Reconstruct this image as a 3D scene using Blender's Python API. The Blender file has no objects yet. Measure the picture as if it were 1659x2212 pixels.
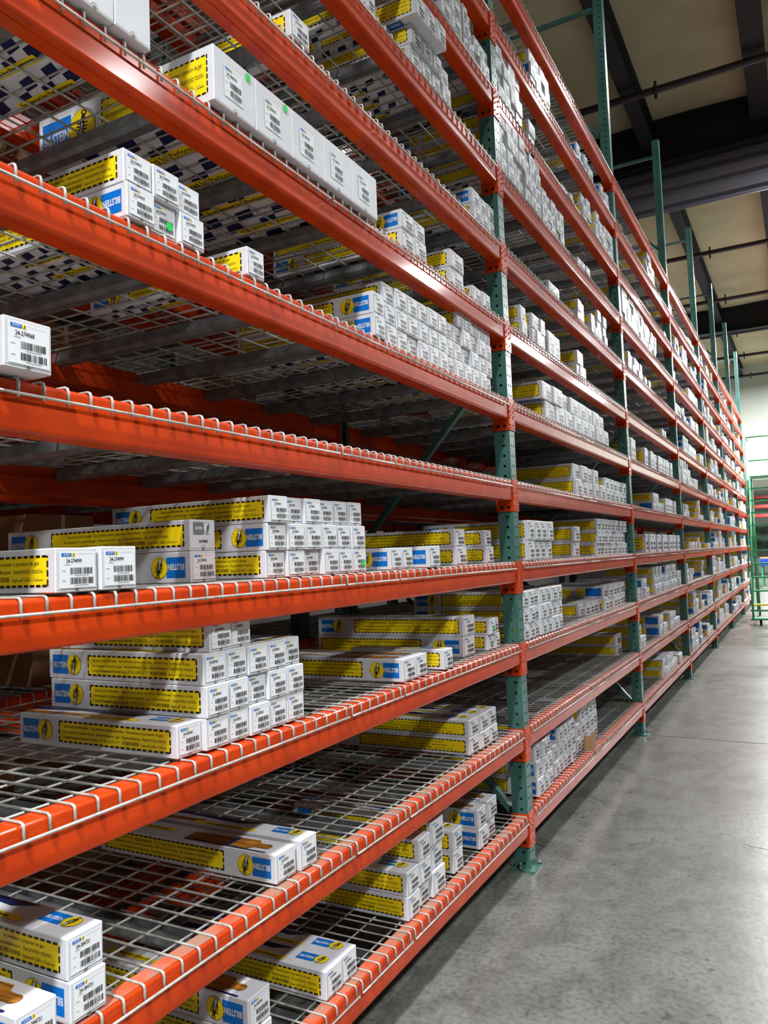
import bpy, bmesh, math, random
from mathutils import Vector, Matrix
PI = math.pi
SC = bpy.context.scene
COL = SC.collection
random.seed(5)

# ------------------------------------------------------------------ camera, world, exposure
CAM = Vector((1.26386, 0.0, 1.53334))
F_PX, YAW, PITCH, ROLL = 1684.02, 0.494393, 0.058808, -0.039560
fw = Vector((-math.sin(YAW)*math.cos(PITCH), math.cos(YAW)*math.cos(PITCH), math.sin(PITCH)))
r0 = Vector((math.cos(YAW), math.sin(YAW), 0)); u0 = r0.cross(fw)
rt = math.cos(ROLL)*r0 + math.sin(ROLL)*u0
up = -math.sin(ROLL)*r0 + math.cos(ROLL)*u0
cd = bpy.data.cameras.new('camera'); cam = bpy.data.objects.new('camera', cd); COL.objects.link(cam)
cd.sensor_fit = 'HORIZONTAL'; cd.sensor_width = 36.0; cd.lens = F_PX/1659*36.0
cd.clip_start = 0.05; cd.clip_end = 200
M3 = Matrix((rt, up, -fw)).transposed()
cam.matrix_world = Matrix.Translation(CAM) @ M3.to_4x4()
SC.camera = cam
SC.view_settings.view_transform = 'Standard'
SC.view_settings.look = 'None'
SC.view_settings.exposure = -0.33
SC.view_settings.gamma = 1.0
W = bpy.data.worlds.new('world'); SC.world = W; W.use_nodes = True
W.node_tree.nodes['Background'].inputs[0].default_value = (0.85, 0.92, 1.0, 1)
W.node_tree.nodes['Background'].inputs[1].default_value = 0.012

# lamps over the aisles: (x, y, z, watts, size)
LAMPS = [(1.3, -2.3, 7.35, 690, .45), (1.5, 4.2, 7.35, 70, .45), (1.6, 9.6, 7.35, 190, .45), (1.2, 18.7, 7.35, 1100, .45), (1.3, 25.5, 7.35, 1900, .45),
         (5.6, -1.0, 7.35, 760, .6), (5.6, 6.5, 7.35, 110, .6), (5.6, 14.5, 7.35, 500, .6), (5.6, 21.5, 7.35, 1500, .6), (5.6, 28.5, 7.35, 1900, .6),
         (-4.25, 1.6, 7.35, 8, .45), (-4.25, 7.8, 7.35, 14, .45), (-4.25, 14.5, 7.35, 25, .45), (-4.25, 21.5, 7.35, 90, .45)]

# ------------------------------------------------------------------ measures
S = 2.98375; Y1 = 3.766                       # bay pitch, aisle-side corner of the near post
PW, PD = 0.076, 0.080                         # post width (y) and depth (x)
DEPTH = 1.06
ZT = {1:.270,2:.677,3:1.090,4:1.490,5:1.896,6:2.302,7:2.706,8:3.110,9:3.514,10:3.922,11:4.330,12:4.737}
TOPZ = 6.42
BAYN = ['nearest bay', 'second bay', 'third bay', 'fourth bay', 'fifth bay', 'sixth bay', 'seventh bay']
ORD = ['', 'lowest', 'second', 'third', 'fourth', 'fifth', 'sixth', 'seventh', 'eighth', 'ninth', 'tenth', 'eleventh', 'twelfth']
def nth(i): return ['first','second','third','fourth','fifth','sixth','seventh','eighth','ninth','tenth','eleventh','twelfth','thirteenth'][i]

# ------------------------------------------------------------------ helpers
def tag(o, label=None, cat=None, group=None, kind=None):
    if label: o['label'] = label
    if cat: o['category'] = cat
    if group: o['group'] = group
    if kind: o['kind'] = kind
    return o
def empty(name, loc=(0,0,0), rz=0):
    o = bpy.data.objects.new(name, None); COL.objects.link(o); o.location = loc; o.rotation_euler = (0,0,rz); o.empty_display_size = .1
    return o
def link(name, me, parent=None, loc=(0,0,0)):
    o = bpy.data.objects.new(name, me); COL.objects.link(o)
    o.location = loc
    if parent: o.parent = parent
    return o
class MB:
    def __init__(s): s.v = []; s.f = []; s.m = []; s.mats = []; s.sm = []
    def mi(s, mat):
        if mat not in s.mats: s.mats.append(mat)
        return s.mats.index(mat)
    def add(s, vs, fs, mat, smooth=False):
        b = len(s.v); s.v += [tuple(v) for v in vs]; k = s.mi(mat)
        for f in fs: s.f.append(tuple(b+i for i in f)); s.m.append(k); s.sm.append(smooth)
    def box(s, x0,x1,y0,y1,z0,z1, mat):
        vs = [(x,y,z) for x in (x0,x1) for y in (y0,y1) for z in (z0,z1)]
        s.add(vs, [(0,1,3,2),(4,6,7,5),(0,4,5,1),(2,3,7,6),(0,2,6,4),(1,5,7,3)], mat)
    def bar(s, a, b, w, h, mat, upv=(0,0,1)):
        a = Vector(a); b = Vector(b); d = (b-a).normalized(); u = Vector(upv)
        if abs(d.dot(u)) > .98: u = Vector((1,0,0))
        n = d.cross(u).normalized(); u = n.cross(d)
        vs = [p + n*sx*w/2 + u*sy*h/2 for p in (a,b) for sx,sy in ((-1,-1),(1,-1),(1,1),(-1,1))]
        s.add(vs, [(3,2,1,0),(4,5,6,7),(0,1,5,4),(1,2,6,5),(2,3,7,6),(3,0,4,7)], mat)
    def tube(s, pts, r, mat, n=6):
        pts = [Vector(p) for p in pts]; rings = []
        prev = None
        for i,p in enumerate(pts):
            d = (pts[min(i+1,len(pts)-1)] - pts[max(i-1,0)]).normalized()
            if prev is None:
                prev = d.orthogonal().normalized()
            nn = (prev - d*prev.dot(d)).normalized(); prev = nn; bb = d.cross(nn)
            rings.append([p + (nn*math.cos(2*PI*k/n) + bb*math.sin(2*PI*k/n))*r for k in range(n)])
        vs = [v for rg in rings for v in rg]; fs = []
        for i in range(len(rings)-1):
            for k in range(n):
                fs.append((i*n+k, i*n+(k+1)%n, (i+1)*n+(k+1)%n, (i+1)*n+k))
        fs.append(tuple(reversed(range(n)))); fs.append(tuple((len(rings)-1)*n+k for k in range(n)))
        s.add(vs, fs, mat, True)
    def cyl(s, c, r, h, mat, n=16, axis='z'):
        c = Vector(c); ax = {'x':Vector((1,0,0)),'y':Vector((0,1,0)),'z':Vector((0,0,1))}[axis]
        s.tube([c, c+ax*h], r, mat, n)
    def lathe(s, c, prof, mat, n=20):
        vs = []; 
        for r,z in prof:
            for k in range(n): vs.append((c[0]+r*math.cos(2*PI*k/n), c[1]+r*math.sin(2*PI*k/n), c[2]+z))
        fs = [(i*n+k, i*n+(k+1)%n, (i+1)*n+(k+1)%n, (i+1)*n+k) for i in range(len(prof)-1) for k in range(n)]
        fs.append(tuple(reversed(range(n)))); fs.append(tuple((len(prof)-1)*n+k for k in range(n)))
        s.add(vs, fs, mat, True)
    def prism_y(s, prof, y0, y1, mat, caps=True):      # profile in (x,z) swept along y
        n = len(prof)
        vs = [(x,y0,z) for x,z in prof] + [(x,y1,z) for x,z in prof]
        fs = [(i, (i+1)%n, n+(i+1)%n, n+i) for i in range(n)]
        if caps: fs += [tuple(reversed(range(n))), tuple(range(n,2*n))]
        s.add(vs, fs, mat)
    def mesh(s, name):
        me = bpy.data.meshes.new(name); me.from_pydata(s.v, [], s.f)
        for m in s.mats: me.materials.append(m)
        me.polygons.foreach_set('material_index', s.m)
        me.polygons.foreach_set('use_smooth', s.sm)
        me.update()
        return me
    def recalc(s, name):
        me = s.mesh(name); bm = bmesh.new(); bm.from_mesh(me); bmesh.ops.recalc_face_normals(bm, faces=bm.faces); bm.to_mesh(me); bm.free(); return me

# ------------------------------------------------------------------ materials
def lin(c): 
    return tuple(((x/255)/12.92 if x/255<=.04045 else ((x/255+.055)/1.055)**2.4) for x in c)+(1,)
def mat(name, col, rough=.5, metal=0., spec=.5, coat=0., noise=None, bump=None, emit=None):
    m = bpy.data.materials.new(name); m.use_nodes = True; nt = m.node_tree; b = nt.nodes['Principled BSDF']
    b.inputs['Base Color'].default_value = lin(col); b.inputs['Roughness'].default_value = rough
    b.inputs['Metallic'].default_value = metal; b.inputs['Specular IOR Level'].default_value = spec
    b.inputs['Coat Weight'].default_value = coat; b.inputs['Coat Roughness'].default_value = .14
    if emit: b.inputs['Emission Color'].default_value = lin(emit[0]); b.inputs['Emission Strength'].default_value = emit[1]
    tc = nt.nodes.new('ShaderNodeTexCoord')
    if noise:                                   # (colour2, scale, lo, hi[, stretch])
        n = nt.nodes.new('ShaderNodeTexNoise'); n.inputs['Scale'].default_value = noise[1]; n.inputs['Detail'].default_value = 6
        r = nt.nodes.new('ShaderNodeValToRGB'); r.color_ramp.elements[0].position = noise[2]; r.color_ramp.elements[1].position = noise[3]
        r.color_ramp.elements[0].color = lin(noise[0]); r.color_ramp.elements[1].color = lin(col)
        src = tc.outputs['Object']
        if len(noise) > 4:
            mp = nt.nodes.new('ShaderNodeMapping'); mp.inputs['Scale'].default_value = noise[4]; nt.links.new(src, mp.inputs[0]); src = mp.outputs[0]
        nt.links.new(src, n.inputs['Vector']); nt.links.new(n.outputs['Fac'], r.inputs[0]); nt.links.new(r.outputs[0], b.inputs['Base Color'])
    if bump:
        n2 = nt.nodes.new('ShaderNodeTexNoise'); n2.inputs['Scale'].default_value = bump[0]; n2.inputs['Detail'].default_value = 4
        bp = nt.nodes.new('ShaderNodeBump'); bp.inputs['Strength'].default_value = bump[1]; bp.inputs['Distance'].default_value = bump[2]
        nt.links.new(tc.outputs['Object'], n2.inputs['Vector']); nt.links.new(n2.outputs['Fac'], bp.inputs['Height']); nt.links.new(bp.outputs[0], b.inputs['Normal'])
    return m
M = {}
M['orange'] = mat('orange_paint', (214,66,4), .5, spec=.16, coat=.42, noise=((194,56,3), 9, .35, .6), bump=(60,.06,.002))
M['dusty'] = mat('dusty_orange_paint', (206,84,48), .65, noise=((164,120,100), 9, .36, .60))
M['green'] = mat('teal_paint', (70,118,108), .38, noise=((60,103,95), 6, .35, .6), bump=(40,.05,.002))
M['mint'] = mat('light_green_paint', (120,180,150), .4)
M['galv'] = mat('galvanised_steel', (150,154,156), .42, metal=.55, noise=((118,122,124), 25, .35, .65))
M['wire'] = mat('galvanised_wire', (186,186,180), .42, metal=.25, noise=((150,148,142), 30, .3, .5))
M['white'] = mat('white_carton', (222,224,228), .42, spec=.45, noise=((214,216,221), 20, .3, .7), bump=(14,.12,.003))
M['flap'] = mat('carton_flap_edge', (120,116,110), .7)
M['yellow'] = mat('yellow_print', (253,222,14), .42, spec=.5)
M['blue'] = mat('blue_print', (0,112,204), .4, spec=.5)
M['navy'] = mat('navy_print', (20,34,84), .36)
M['black'] = mat('black_print', (18,17,18), .45)
M['grey'] = mat('grey_print', (120,122,128), .5)
M['bronze'] = mat('bronze_print', (190,126,42), .36, noise=((120,72,22), 14, .35, .6, (1,8,1)))
M['paper'] = mat('label_paper', (234,235,238), .5)
M['greendot'] = mat('green_sticker', (20,214,84), .45)
M['kraft'] = mat('brown_cardboard', (176,138,98), .7, noise=((160,122,84), 12, .3, .7))
M['dark'] = mat('dark_steel', (30,24,28), .75, noise=((24,20,24), 3, .3, .7))
M['pipe'] = mat('dark_pipe', (60,44,50), .45)
M['corr'] = mat('corrugated_steel', (128,124,134), .4, metal=.3)
M['ladder'] = mat('ladder_green_paint', (52,150,100), .4)
M['rubber'] = mat('black_rubber', (20,20,20), .7)
M['lamp_body'] = mat('lamp_housing', (200,204,210), .4, metal=.5)
M['lens'] = mat('lamp_lens', (255,255,255), .4, emit=((244,248,255), 30))
M['red'] = mat('red_paint', (150,34,26), .45)
M['bluepaint'] = mat('blue_paint', (20,70,170), .4)
M['hole'] = mat('unlit_inside', (12,14,14), .9)

# ------------------------------------------------------------------ floor, walls, ceiling
def concrete():
    m = bpy.data.materials.new('sealed_concrete'); m.use_nodes = True; nt = m.node_tree; b = nt.nodes['Principled BSDF']
    tc = nt.nodes.new('ShaderNodeTexCoord'); L = nt.links.new
    def noi(sc, det, stretch=(1,1,1), dist=0):
        mp = nt.nodes.new('ShaderNodeMapping'); mp.inputs['Scale'].default_value = stretch; L(tc.outputs['Object'], mp.inputs[0])
        n = nt.nodes.new('ShaderNodeTexNoise'); n.inputs['Scale'].default_value = sc; n.inputs['Detail'].default_value = det; n.inputs['Distortion'].default_value = dist
        L(mp.outputs[0], n.inputs['Vector']); return n.outputs['Fac']
    def ramp(src, p0, c0, p1, c1):
        r = nt.nodes.new('ShaderNodeValToRGB'); e = r.color_ramp.elements; e[0].position = p0; e[1].position = p1; e[0].color = lin(c0); e[1].color = lin(c1); L(src, r.inputs[0]); return r.outputs[0]
    def mul(a, c, f=1.):
        x = nt.nodes.new('ShaderNodeMix'); x.data_type = 'RGBA'; x.blend_type = 'MULTIPLY'; x.inputs[0].default_value = f; L(a, x.inputs[6]); L(c, x.inputs[7]); return x.outputs[2]
    base = ramp(noi(.9, 5, dist=.2), .3, (116,119,113), .72, (128,130,124))
    base = mul(base, ramp(noi(6, 9, (1,.8,1), .8), .35, (214,214,211), .6, (255,255,255)))
    base = mul(base, ramp(noi(45, 7), .32, (196,196,196), .56, (255,255,255)), .8)
    base = mul(base, ramp(noi(11, 12, dist=1.2), .27, (150,147,140), .37, (255,255,255)), .8)
    base = mul(base, ramp(noi(150, 3), .27, (96,92,86), .31, (255,255,255)), .7)
    L(base, b.inputs['Base Color'])
    r = nt.nodes.new('ShaderNodeMapRange'); r.inputs[3].default_value = .22; r.inputs[4].default_value = .34; L(noi(1.2, 3), r.inputs[0]); L(r.outputs[0], b.inputs['Roughness'])
    bp = nt.nodes.new('ShaderNodeBump'); bp.inputs['Strength'].default_value = .12; bp.inputs['Distance'].default_value = .004; L(noi(26, 5), bp.inputs['Height']); L(bp.outputs[0], b.inputs['Normal'])
    return m
M['concrete'] = concrete()
mb = MB(); mb.add([(-9,-7,0),(9,-7,0),(9,60,0),(-9,60,0)], [(0,1,2,3)], M['concrete'])
fl = link('floor', mb.mesh('floor')); tag(fl, 'sealed grey concrete warehouse floor', 'floor', kind='structure')
# sawn control joint and a hairline crack in the slab
jt = MB(); jt.add([(-9,6.91,.0006),(9,6.49,.0006),(9,6.504,.0006),(-9,6.924,.0006)], [(0,1,2,3)], M['dark'])
jt.add([(.9,4.42,.0006),(1.2,4.36,.0006),(1.55,4.37,.0006),(1.55,4.373,.0006),(1.2,4.364,.0006),(.9,4.423,.0006)], [(0,1,4,5),(1,2,3,4)], M['dark'])
tag(link('trim_1', jt.mesh('floor_joint')), 'thin dark saw-cut joint across the concrete floor', 'floor joint', kind='structure')

M['tan'] = mat('insulation_facing', (206,192,158), .75, noise=((184,168,134), 1.2, .3, .7), bump=(1.1, .5, .12))
M['darkwall'] = mat('dark_side_wall', (74,70,66), .8, noise=((60,56,54), .8, .3, .7))
M['glass'] = mat('window_pane', (92,122,100), .15, noise=((150,170,160), 2.5, .35, .65))
M['wall'] = mat('painted_wall', (214,220,208), .8, bump=(30,.1,.004))
CZ = 8.15
mb = MB(); nx, ny = 36, 96
vs = []; 
for j in range(ny+1):
    for i in range(nx+1):
        x = -9+18*i/nx; y = -7+39*j/ny
        sag = .05*math.sin((y+1.2)*PI/1.55)**2 + .02*math.sin(x*2.3+y*.9)
        vs.append((x, y, CZ-.02-sag))
mb.add(vs, [(j*(nx+1)+i, (j+1)*(nx+1)+i, (j+1)*(nx+1)+i+1, j*(nx+1)+i+1) for j in range(ny) for i in range(nx)], M['tan'], True)
tag(link('ceiling', mb.mesh('ceiling')), 'tan faced insulation sagging between roof purlins', 'ceiling', kind='structure')
mb = MB(); mb.box(-9,9,31.6,31.8,3.86,8.3, M['wall'])
tag(link('wall_back', mb.mesh('wall_back')), 'pale wall above the opening at the aisle end', 'wall', kind='structure')
mb = MB(); mb.box(-9.2,-9,-7,45,0,8.3, M['darkwall'])
tag(link('wall_left', mb.mesh('wall_left')), 'plain warehouse side wall behind the racks', 'wall', kind='structure')
mb = MB(); mb.box(-9,9,44.8,45,0,3.9, M['wall']); mb.box(-9,9,31.8,45,3.86,4.0, M['wall'])
tag(link('wall_far', mb.mesh('wall_far')), 'pale wall of the low room beyond the opening', 'wall', kind='structure')

mb = MB(); mb.box(-1.5,3.2,44.74,44.76,1.1,2.5,M['glass'])
w1 = link('window_1', mb.mesh('pane')); tag(w1, 'wide window with greenery outside in the far low room', 'window', kind='structure')
mb = MB()
for x in (-1.55,.8,3.2): mb.box(x,x+.06,44.70,44.78,1.04,2.56,M['wall'])
for z in (1.04,2.5): mb.box(-1.55,3.26,44.70,44.78,z,z+.06,M['wall'])
link('window_frame', mb.mesh('window_frame'), w1)
# roof steel
def ibeam_x(y, z0, z1, name, label, t=.22, x0=-9, x1=9):
    mb = MB(); mb.box(x0,x1,y-.012,y+.012,z0+.02,z1-.02,M['dark']); mb.box(x0,x1,y-t/2,y+t/2,z0,z0+.025,M['dark']); mb.box(x0,x1,y-t/2,y+t/2,z1-.025,z1,M['dark'])
    tag(link(name, mb.mesh(name)), label, 'roof beam', kind='structure')
ibeam_x(12.5, 7.43, 8.12, 'trim_2', 'deep dark steel rafter crossing the roof nearest the camera')
ibeam_x(23.5, 7.42, 8.12, 'trim_3', 'deep dark steel rafter crossing the roof farther down the aisle')
for i,(x,wd) in enumerate(((-.5,.2),(1.06,.26),(-4.2,.2),(-2.3,.2),(4.2,.26))):
    mb = MB(); y0 = -7
    for (a,b2) in ((-7,12.4),(12.6,23.4),(23.6,31.6)):
        mb.box(x-.01,x+.01,a,b2,7.72,8.06,M['dark']); mb.box(x-wd/2,x+wd/2,a,b2,7.70,7.725,M['dark']); mb.box(x-wd/2,x+wd/2,a,b2,8.04,8.06,M['dark'])
    tag(link('trim_%d' % (4+i), mb.mesh('purlin')), 'dark steel purlin running the length of the roof, number %d from the aisle' % (i+1), 'purlin', kind='structure')
# draft curtain of corrugated sheet hanging behind the first rafter
mb = MB(); n = 60; vs = []
prof = []
z = 7.5
while z > 6.73:
    prof += [(12.62, z), (12.62, z-.13), (12.70, z-.16), (12.70, z-.22), (12.62, z-.25)]; z -= .26
vs = [(-9,y,z) for y,z in prof]+[(9,y,z) for y,z in prof]; n = len(prof)
mb.add(vs, [(i,i+1,n+i+1,n+i) for i in range(n-1)], M['corr'])
me = mb.mesh('draft_curtain')
o = link('draft_curtain', me); tag(o, 'grey corrugated steel draft curtain hanging under the first dark rafter', 'curtain')
sm_ = o.modifiers.new('s','SOLIDIFY'); sm_.thickness = .004
b = MB(); b.box(-1.02,-.94,12.72,12.78,6.62,8.0,M['corr']); link('hanger', b.mesh('hanger'), o)
for i, y in enumerate((10.65, 17.3, 20.85, 24.4, 27.5, 30.9)):
    t = empty('sprinkler_pipe', (0,y,7.6))
    tag(t, 'dark sprinkler pipe crossing under the roof, %s from the camera' % nth(i), 'pipe', 'sprinkler pipes')
    mb = MB(); mb.cyl((-8.8,0,0), .048, 17.4, M['pipe'], 14, 'x'); link('pipe_run', mb.mesh('pipe_run'), t)
    mb = MB()
    mb.cyl((-.14,0,0), .075, .03, M['pipe'], 16, 'x'); mb.box(-.14,-.11,-.02,.02,-.12,.12,M['pipe']); link('coupling', mb.mesh('coupling'), t)
    mb = MB(); mb.cyl((-.56,0,.0), .008, .5, M['pipe'], 6, 'z'); link('hanger_rod', mb.mesh('rod'), t)

# ------------------------------------------------------------------ lamps
lampme = MB(); lampme.lathe((0,0,0), [(.10,.26),(.13,.2),(.13,.1),(.22,.02),(.22,0),(.2,0)], M['lamp_body'], 24); lampme = lampme.mesh('lamp_housing')
lensme = MB(); lensme.lathe((0,0,-.012), [(.19,.012),(.19,0)], M['lens'], 24); lensme = lensme.mesh('lamp_lens')
for i,(x,y,z,wt,sz) in enumerate(LAMPS):
    t = empty('high_bay_lamp', (x,y,z))
    where = 'over the near aisle' if 0<x<2 else ('over the far right aisle' if x > 3 else 'behind the rack')
    tag(t, 'round white high bay lamp %s, %s along its row' % (where, nth(i % 5 if i<10 else i-10)), 'lamp', 'high bay lamps')
    link('housing', lampme, t); link('lens', lensme, t)
    mb = MB(); mb.cyl((0,0,.26), .006, CZ-z-.3, M['pipe'], 6); link('suspension_rod', mb.mesh('rod'), t)
    ld = bpy.data.lights.new('lamp_light','AREA'); ld.shape = 'DISK'; ld.size = sz; ld.energy = wt; ld.spread = 2.15 if y < 3 else PI; ld.color = (.97,.985,1.0)
    lo = bpy.data.objects.new('bulb', ld); COL.objects.link(lo); lo.parent = t; lo.location = (0,0,-.03)

# ------------------------------------------------------------------ upright frames
def post_mesh():
    """one perforated open channel: aisle face at x=0, sides at y=0 and y=-PW, open to the back"""
    mb = MB(); n = int(TOPZ/.0508); g = M['green']
    def sheet(P, us, holes):
        # P(u, z) -> point ; us: breakpoints across ; holes: (i0 column, z phase)
        zs = [0.]
        for k in range(n): zs += [k*.0508+.0195, k*.0508+.0315]
        zs.append(TOPZ)
        vs = [P(u,z) for z in zs for u in us]; m = len(us); fs = []
        for r in range(len(zs)-1):
            for c in range(m-1):
                if c in holes and r % 2 == 1: continue
                fs.append((r*m+c, r*m+c+1, (r+1)*m+c+1, (r+1)*m+c))
        return vs, fs
    vs, fs = sheet(lambda u,z: (0,-PW+u,z), [0,.018,.027,.049,.058,PW], (1,3)); mb.add(vs, fs, g)
    vs, fs = sheet(lambda u,z: (-u,0,z), [0,.026,.038,PD], (1,)); mb.add(vs, [tuple(reversed(f)) for f in fs], g)
    vs, fs = sheet(lambda u,z: (-u,-PW,z), [0,.026,.038,PD], (1,)); mb.add(vs, fs, g)
    mb.add([(-PD,0,0),(-PD,-.02,0),(-PD,-.02,TOPZ),(-PD,0,TOPZ)], [(0,1,2,3)], g)
    mb.add([(-PD,-PW,0),(-PD,-PW+.02,0),(-PD,-PW+.02,TOPZ),(-PD,-PW,TOPZ)], [(3,2,1,0)], g)
    return mb.mesh('post')
POST = post_mesh()
def brace_mesh(a, b):
    mb = MB(); mb.bar((a[0],-PW/2,a[1]), (b[0],-PW/2,b[1]), .028, .04, M['green'], (0,1,0)); return mb.mesh('brace')
BR = []
pts = [(-.07,.24),(-.99,1.30),(-.99,1.50),(-.07,2.50),(-.07,2.66),(-.99,3.70),(-.99,3.86),(-.07,4.94),(-.07,5.08),(-.99,6.12)]
for i in range(0,10,2): BR.append(brace_mesh(pts[i], pts[i+1]))
BR.append(brace_mesh((-.07,6.24),(-.99,6.24))); BR.append(brace_mesh((-.07,.16),(-.99,.16)))
def plate_mesh():
    mb = MB(); mb.box(-.095,.028,-.10,.026,0,.010,M['green'])
    mb.cyl((-.045,-.092,.01),.011,.012,M['galv'],6); mb.cyl((.014,.013,.01),.011,.012,M['galv'],6); mb.cyl((-.045,-.092,.022),.006,.02,M['galv'],8)
    return mb.mesh('base_plate')
PLATE = plate_mesh()
def upright(k, xoff=0., flip=False, label='', group='upright frames'):
    t = empty('upright_frame', (xoff, Y1+k*S, 0)); tag(t, label, 'rack upright', group)
    for nm, x, sx in (('post', 0, 1), ('post', -DEPTH, -1)):
        p = link(nm, POST, t, (x,0,.01)); 
        if sx < 0: p.rotation_euler = (0,0,PI); p.location = (x,-PW,.01)
        b = link('base_plate', PLATE, t, (x,0,0))
        if sx < 0: b.rotation_euler = (0,0,PI); b.location = (x,-PW,0)
    for m_ in BR: link('brace', m_, t)
    return t
PN = ['nearest', 'second', 'third', 'fourth', 'fifth', 'sixth', 'last']
for k in range(-1, 7):
    upright(k, label='tall perforated green upright frame, %s one counted along the aisle' % (nth(k+1)))

# ------------------------------------------------------------------ beams
BH = .098
YA = .004; BL = S-PW-.008
def beam_mesh():
    mb = MB(); z1 = -.006; z0 = z1-BH; r = .009
    p = [(-.045,z1)]
    for a in range(5): t = PI/2*(1-a/4); p.append((-r+r*math.cos(t), z1-r+r*math.sin(t)))
    for a in range(5): t = -PI/2*a/4; p.append((-r+r*math.cos(t), z0+r+r*math.sin(t)))
    p += [(-.020,z0),(-.021,z0+.003),(-.025,z0+.003),(-.026,z0),(-.060,z0),(-.063,z0+.004),(-.063,z1-.040),(-.060,z1-.043),(-.047,z1-.043),(-.047,z1-.002)]
    p = list(reversed(p))
    n = len(p); N = 1
    vs = [(x,y,z) for y in (0,BL) for x,z in p]
    mb.add(vs, [(i,(i+1)%n,n+(i+1)%n,n+i) for i in range(n)] + [tuple(range(n)), tuple(reversed(range(n,2*n)))], M['orange'])
    me = mb.recalc('beam'); 
    return me
BEAM = beam_mesh()
# the lowest shelves carry dust on the top of their beams: dust is a thin film of its own shape
def dust_mesh():
    mb = MB(); mb.box(-.044,-.004,.01,BL-.01,-.0064,-.0054,M['dusty']); return mb.mesh('dust')
DUST = dust_mesh()
def conn_mesh(side):        # side -1: at the near end of a beam, +1: at the far end
    mb = MB(); o_ = M['orange']; zt = .002; zb = -.158
    if side > 0: a, b = BL+.0005, BL+.004+.0375; s0, s1 = BL-.001, BL+.0035
    else: a, b = -.004-.0375, -.0005; s0, s1 = -.0035, .001
    mb.box(.0005,.0045,a,b,zb,zt,o_)                       # plate on the post's aisle face
    mb.box(-.084,.0045,s0,s1,zb,zt-.004 if side>0 else zt-.004,o_)   # plate beside the post
    yc = (a+b)/2
    for dz in (-.035,-.062,-.088,-.125): mb.tube([(.004,yc-.006,dz-.004),(.0075,yc-.006,dz-.004)], .0045, o_, 8); 
    for dz in (-.02,-.05,-.078,-.14): mb.tube([(.004,yc+.008,dz-.004),(.007,yc+.008,dz-.004)], .004, o_, 8)
    sy = s0-.0004 if side>0 else s1+.0004
    for cx in (-.022,-.055):
        n=14; vs=[(cx+.0085*math.cos(2*PI*k/n), sy, zb+.022+.0085*math.sin(2*PI*k/n)) for k in range(n)]
        mb.add(vs, [tuple(range(n)) if side>0 else tuple(reversed(range(n)))], M['hole'])
    return mb.mesh('connector')
CF, CN = conn_mesh(1), conn_mesh(-1)
def beam(bay, lv, rear=False, xoff=0., back=False, mirror=False):
    y0 = Y1+(bay-1)*S+.004
    nm = 'front' if not rear else 'rear'
    o = link('rack_beam', BEAM, None, (xoff, y0, ZT[lv]))
    if mirror:
        o.rotation_euler = (0,0,PI); o.location = (xoff, y0+BL, ZT[lv])
    if back: lab = 'orange %s beam of the %s shelf in the %s of the rack row behind' % (nm, ORD[lv], BAYN[bay])
    else: lab = 'orange %s beam of the %s shelf up, %s' % (nm, ORD[lv], BAYN[bay])
    tag(o, lab, 'rack beam', 'rear row rack beams' if back else 'orange rack beams')
    link('connector', CF, o); link('connector', CN, o)
    if lv <= 2 and not rear and not back and bay == 0: tag(link('dust_film', DUST, o), 'grey dust on the top of the beam')
    return o
for bay in range(7):
    for lv in range(1,13):
        if lv == 12 and bay == 99: continue
        beam(bay, lv)
        beam(bay, lv, rear=True, xoff=-DEPTH, mirror=True)

# ------------------------------------------------------------------ wire decks
def deck_mesh(length, far=False, mid=False):
    mb = MB(); w = M['wire']; r = .0031; n = 4 if far else 6
    nt_ = max(2, round((length-.02)/.0556)); st = (length-.02)/nt_
    for i in range(nt_+1):
        y = .01+i*st
        if far: pts = [(-DEPTH+.01,y,-r),(0,y,-r),(.006,y,-.006),(.0065,y,-.040)]
        else: pts = [(-DEPTH-.006,y,-.036),(-DEPTH-.006,y,-.010),(-DEPTH,y,-r),(-.002,y,-r),(.004,y,-.0055),(.0065,y,-.012),(.0065,y,-.040)]
        mb.tube(pts, r, w, n)
    xs = [-.066-.1016*i for i in range(10)]
    for x in xs: mb.tube([(x,.002,-3*r),(x,length-.002,-3*r)], r, w, n)
    mb.tube([(.0065+2*r,.002,-.0345),(.0065+2*r,length-.002,-.0345)], r*1.05, w, n)
    mb.tube([(-DEPTH-.0065-r,.002,-.0345),(-DEPTH-.0065-r,length-.002,-.0345)], r, w, n)
    return mb.mesh('wire_mesh')
def channel_mesh():
    mb = MB(); g = M['galv']; a, b = -DEPTH+.050, -.050
    p = [(-.022,-.012),(-.022,-.042),(-.014,-.054),(.014,-.054),(.022,-.042),(.022,-.012)]
    q = [(x*.86,z+.0025) for x,z in p]
    vs = [(a,y,z) for y,z in p]+[(b,y,z) for y,z in p]+[(a,y,z) for y,z in q]+[(b,y,z) for y,z in q]
    fs = [(i,i+1,6+i+1,6+i) for i in range(5)]+[(12+i,18+i,18+i+1,12+i+1) for i in range(5)]
    fs += [(i,12+i,12+i+1,i+1) for i in range(5)]+[(6+i,7+i,19+i,18+i) for i in range(5)]
    mb.add(vs, fs, g); return mb.mesh('support_channel')
CHAN = channel_mesh()
PAN = [(.03, 1.24), (1.285, .345), (1.645, 1.235)]
DM = {}
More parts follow.
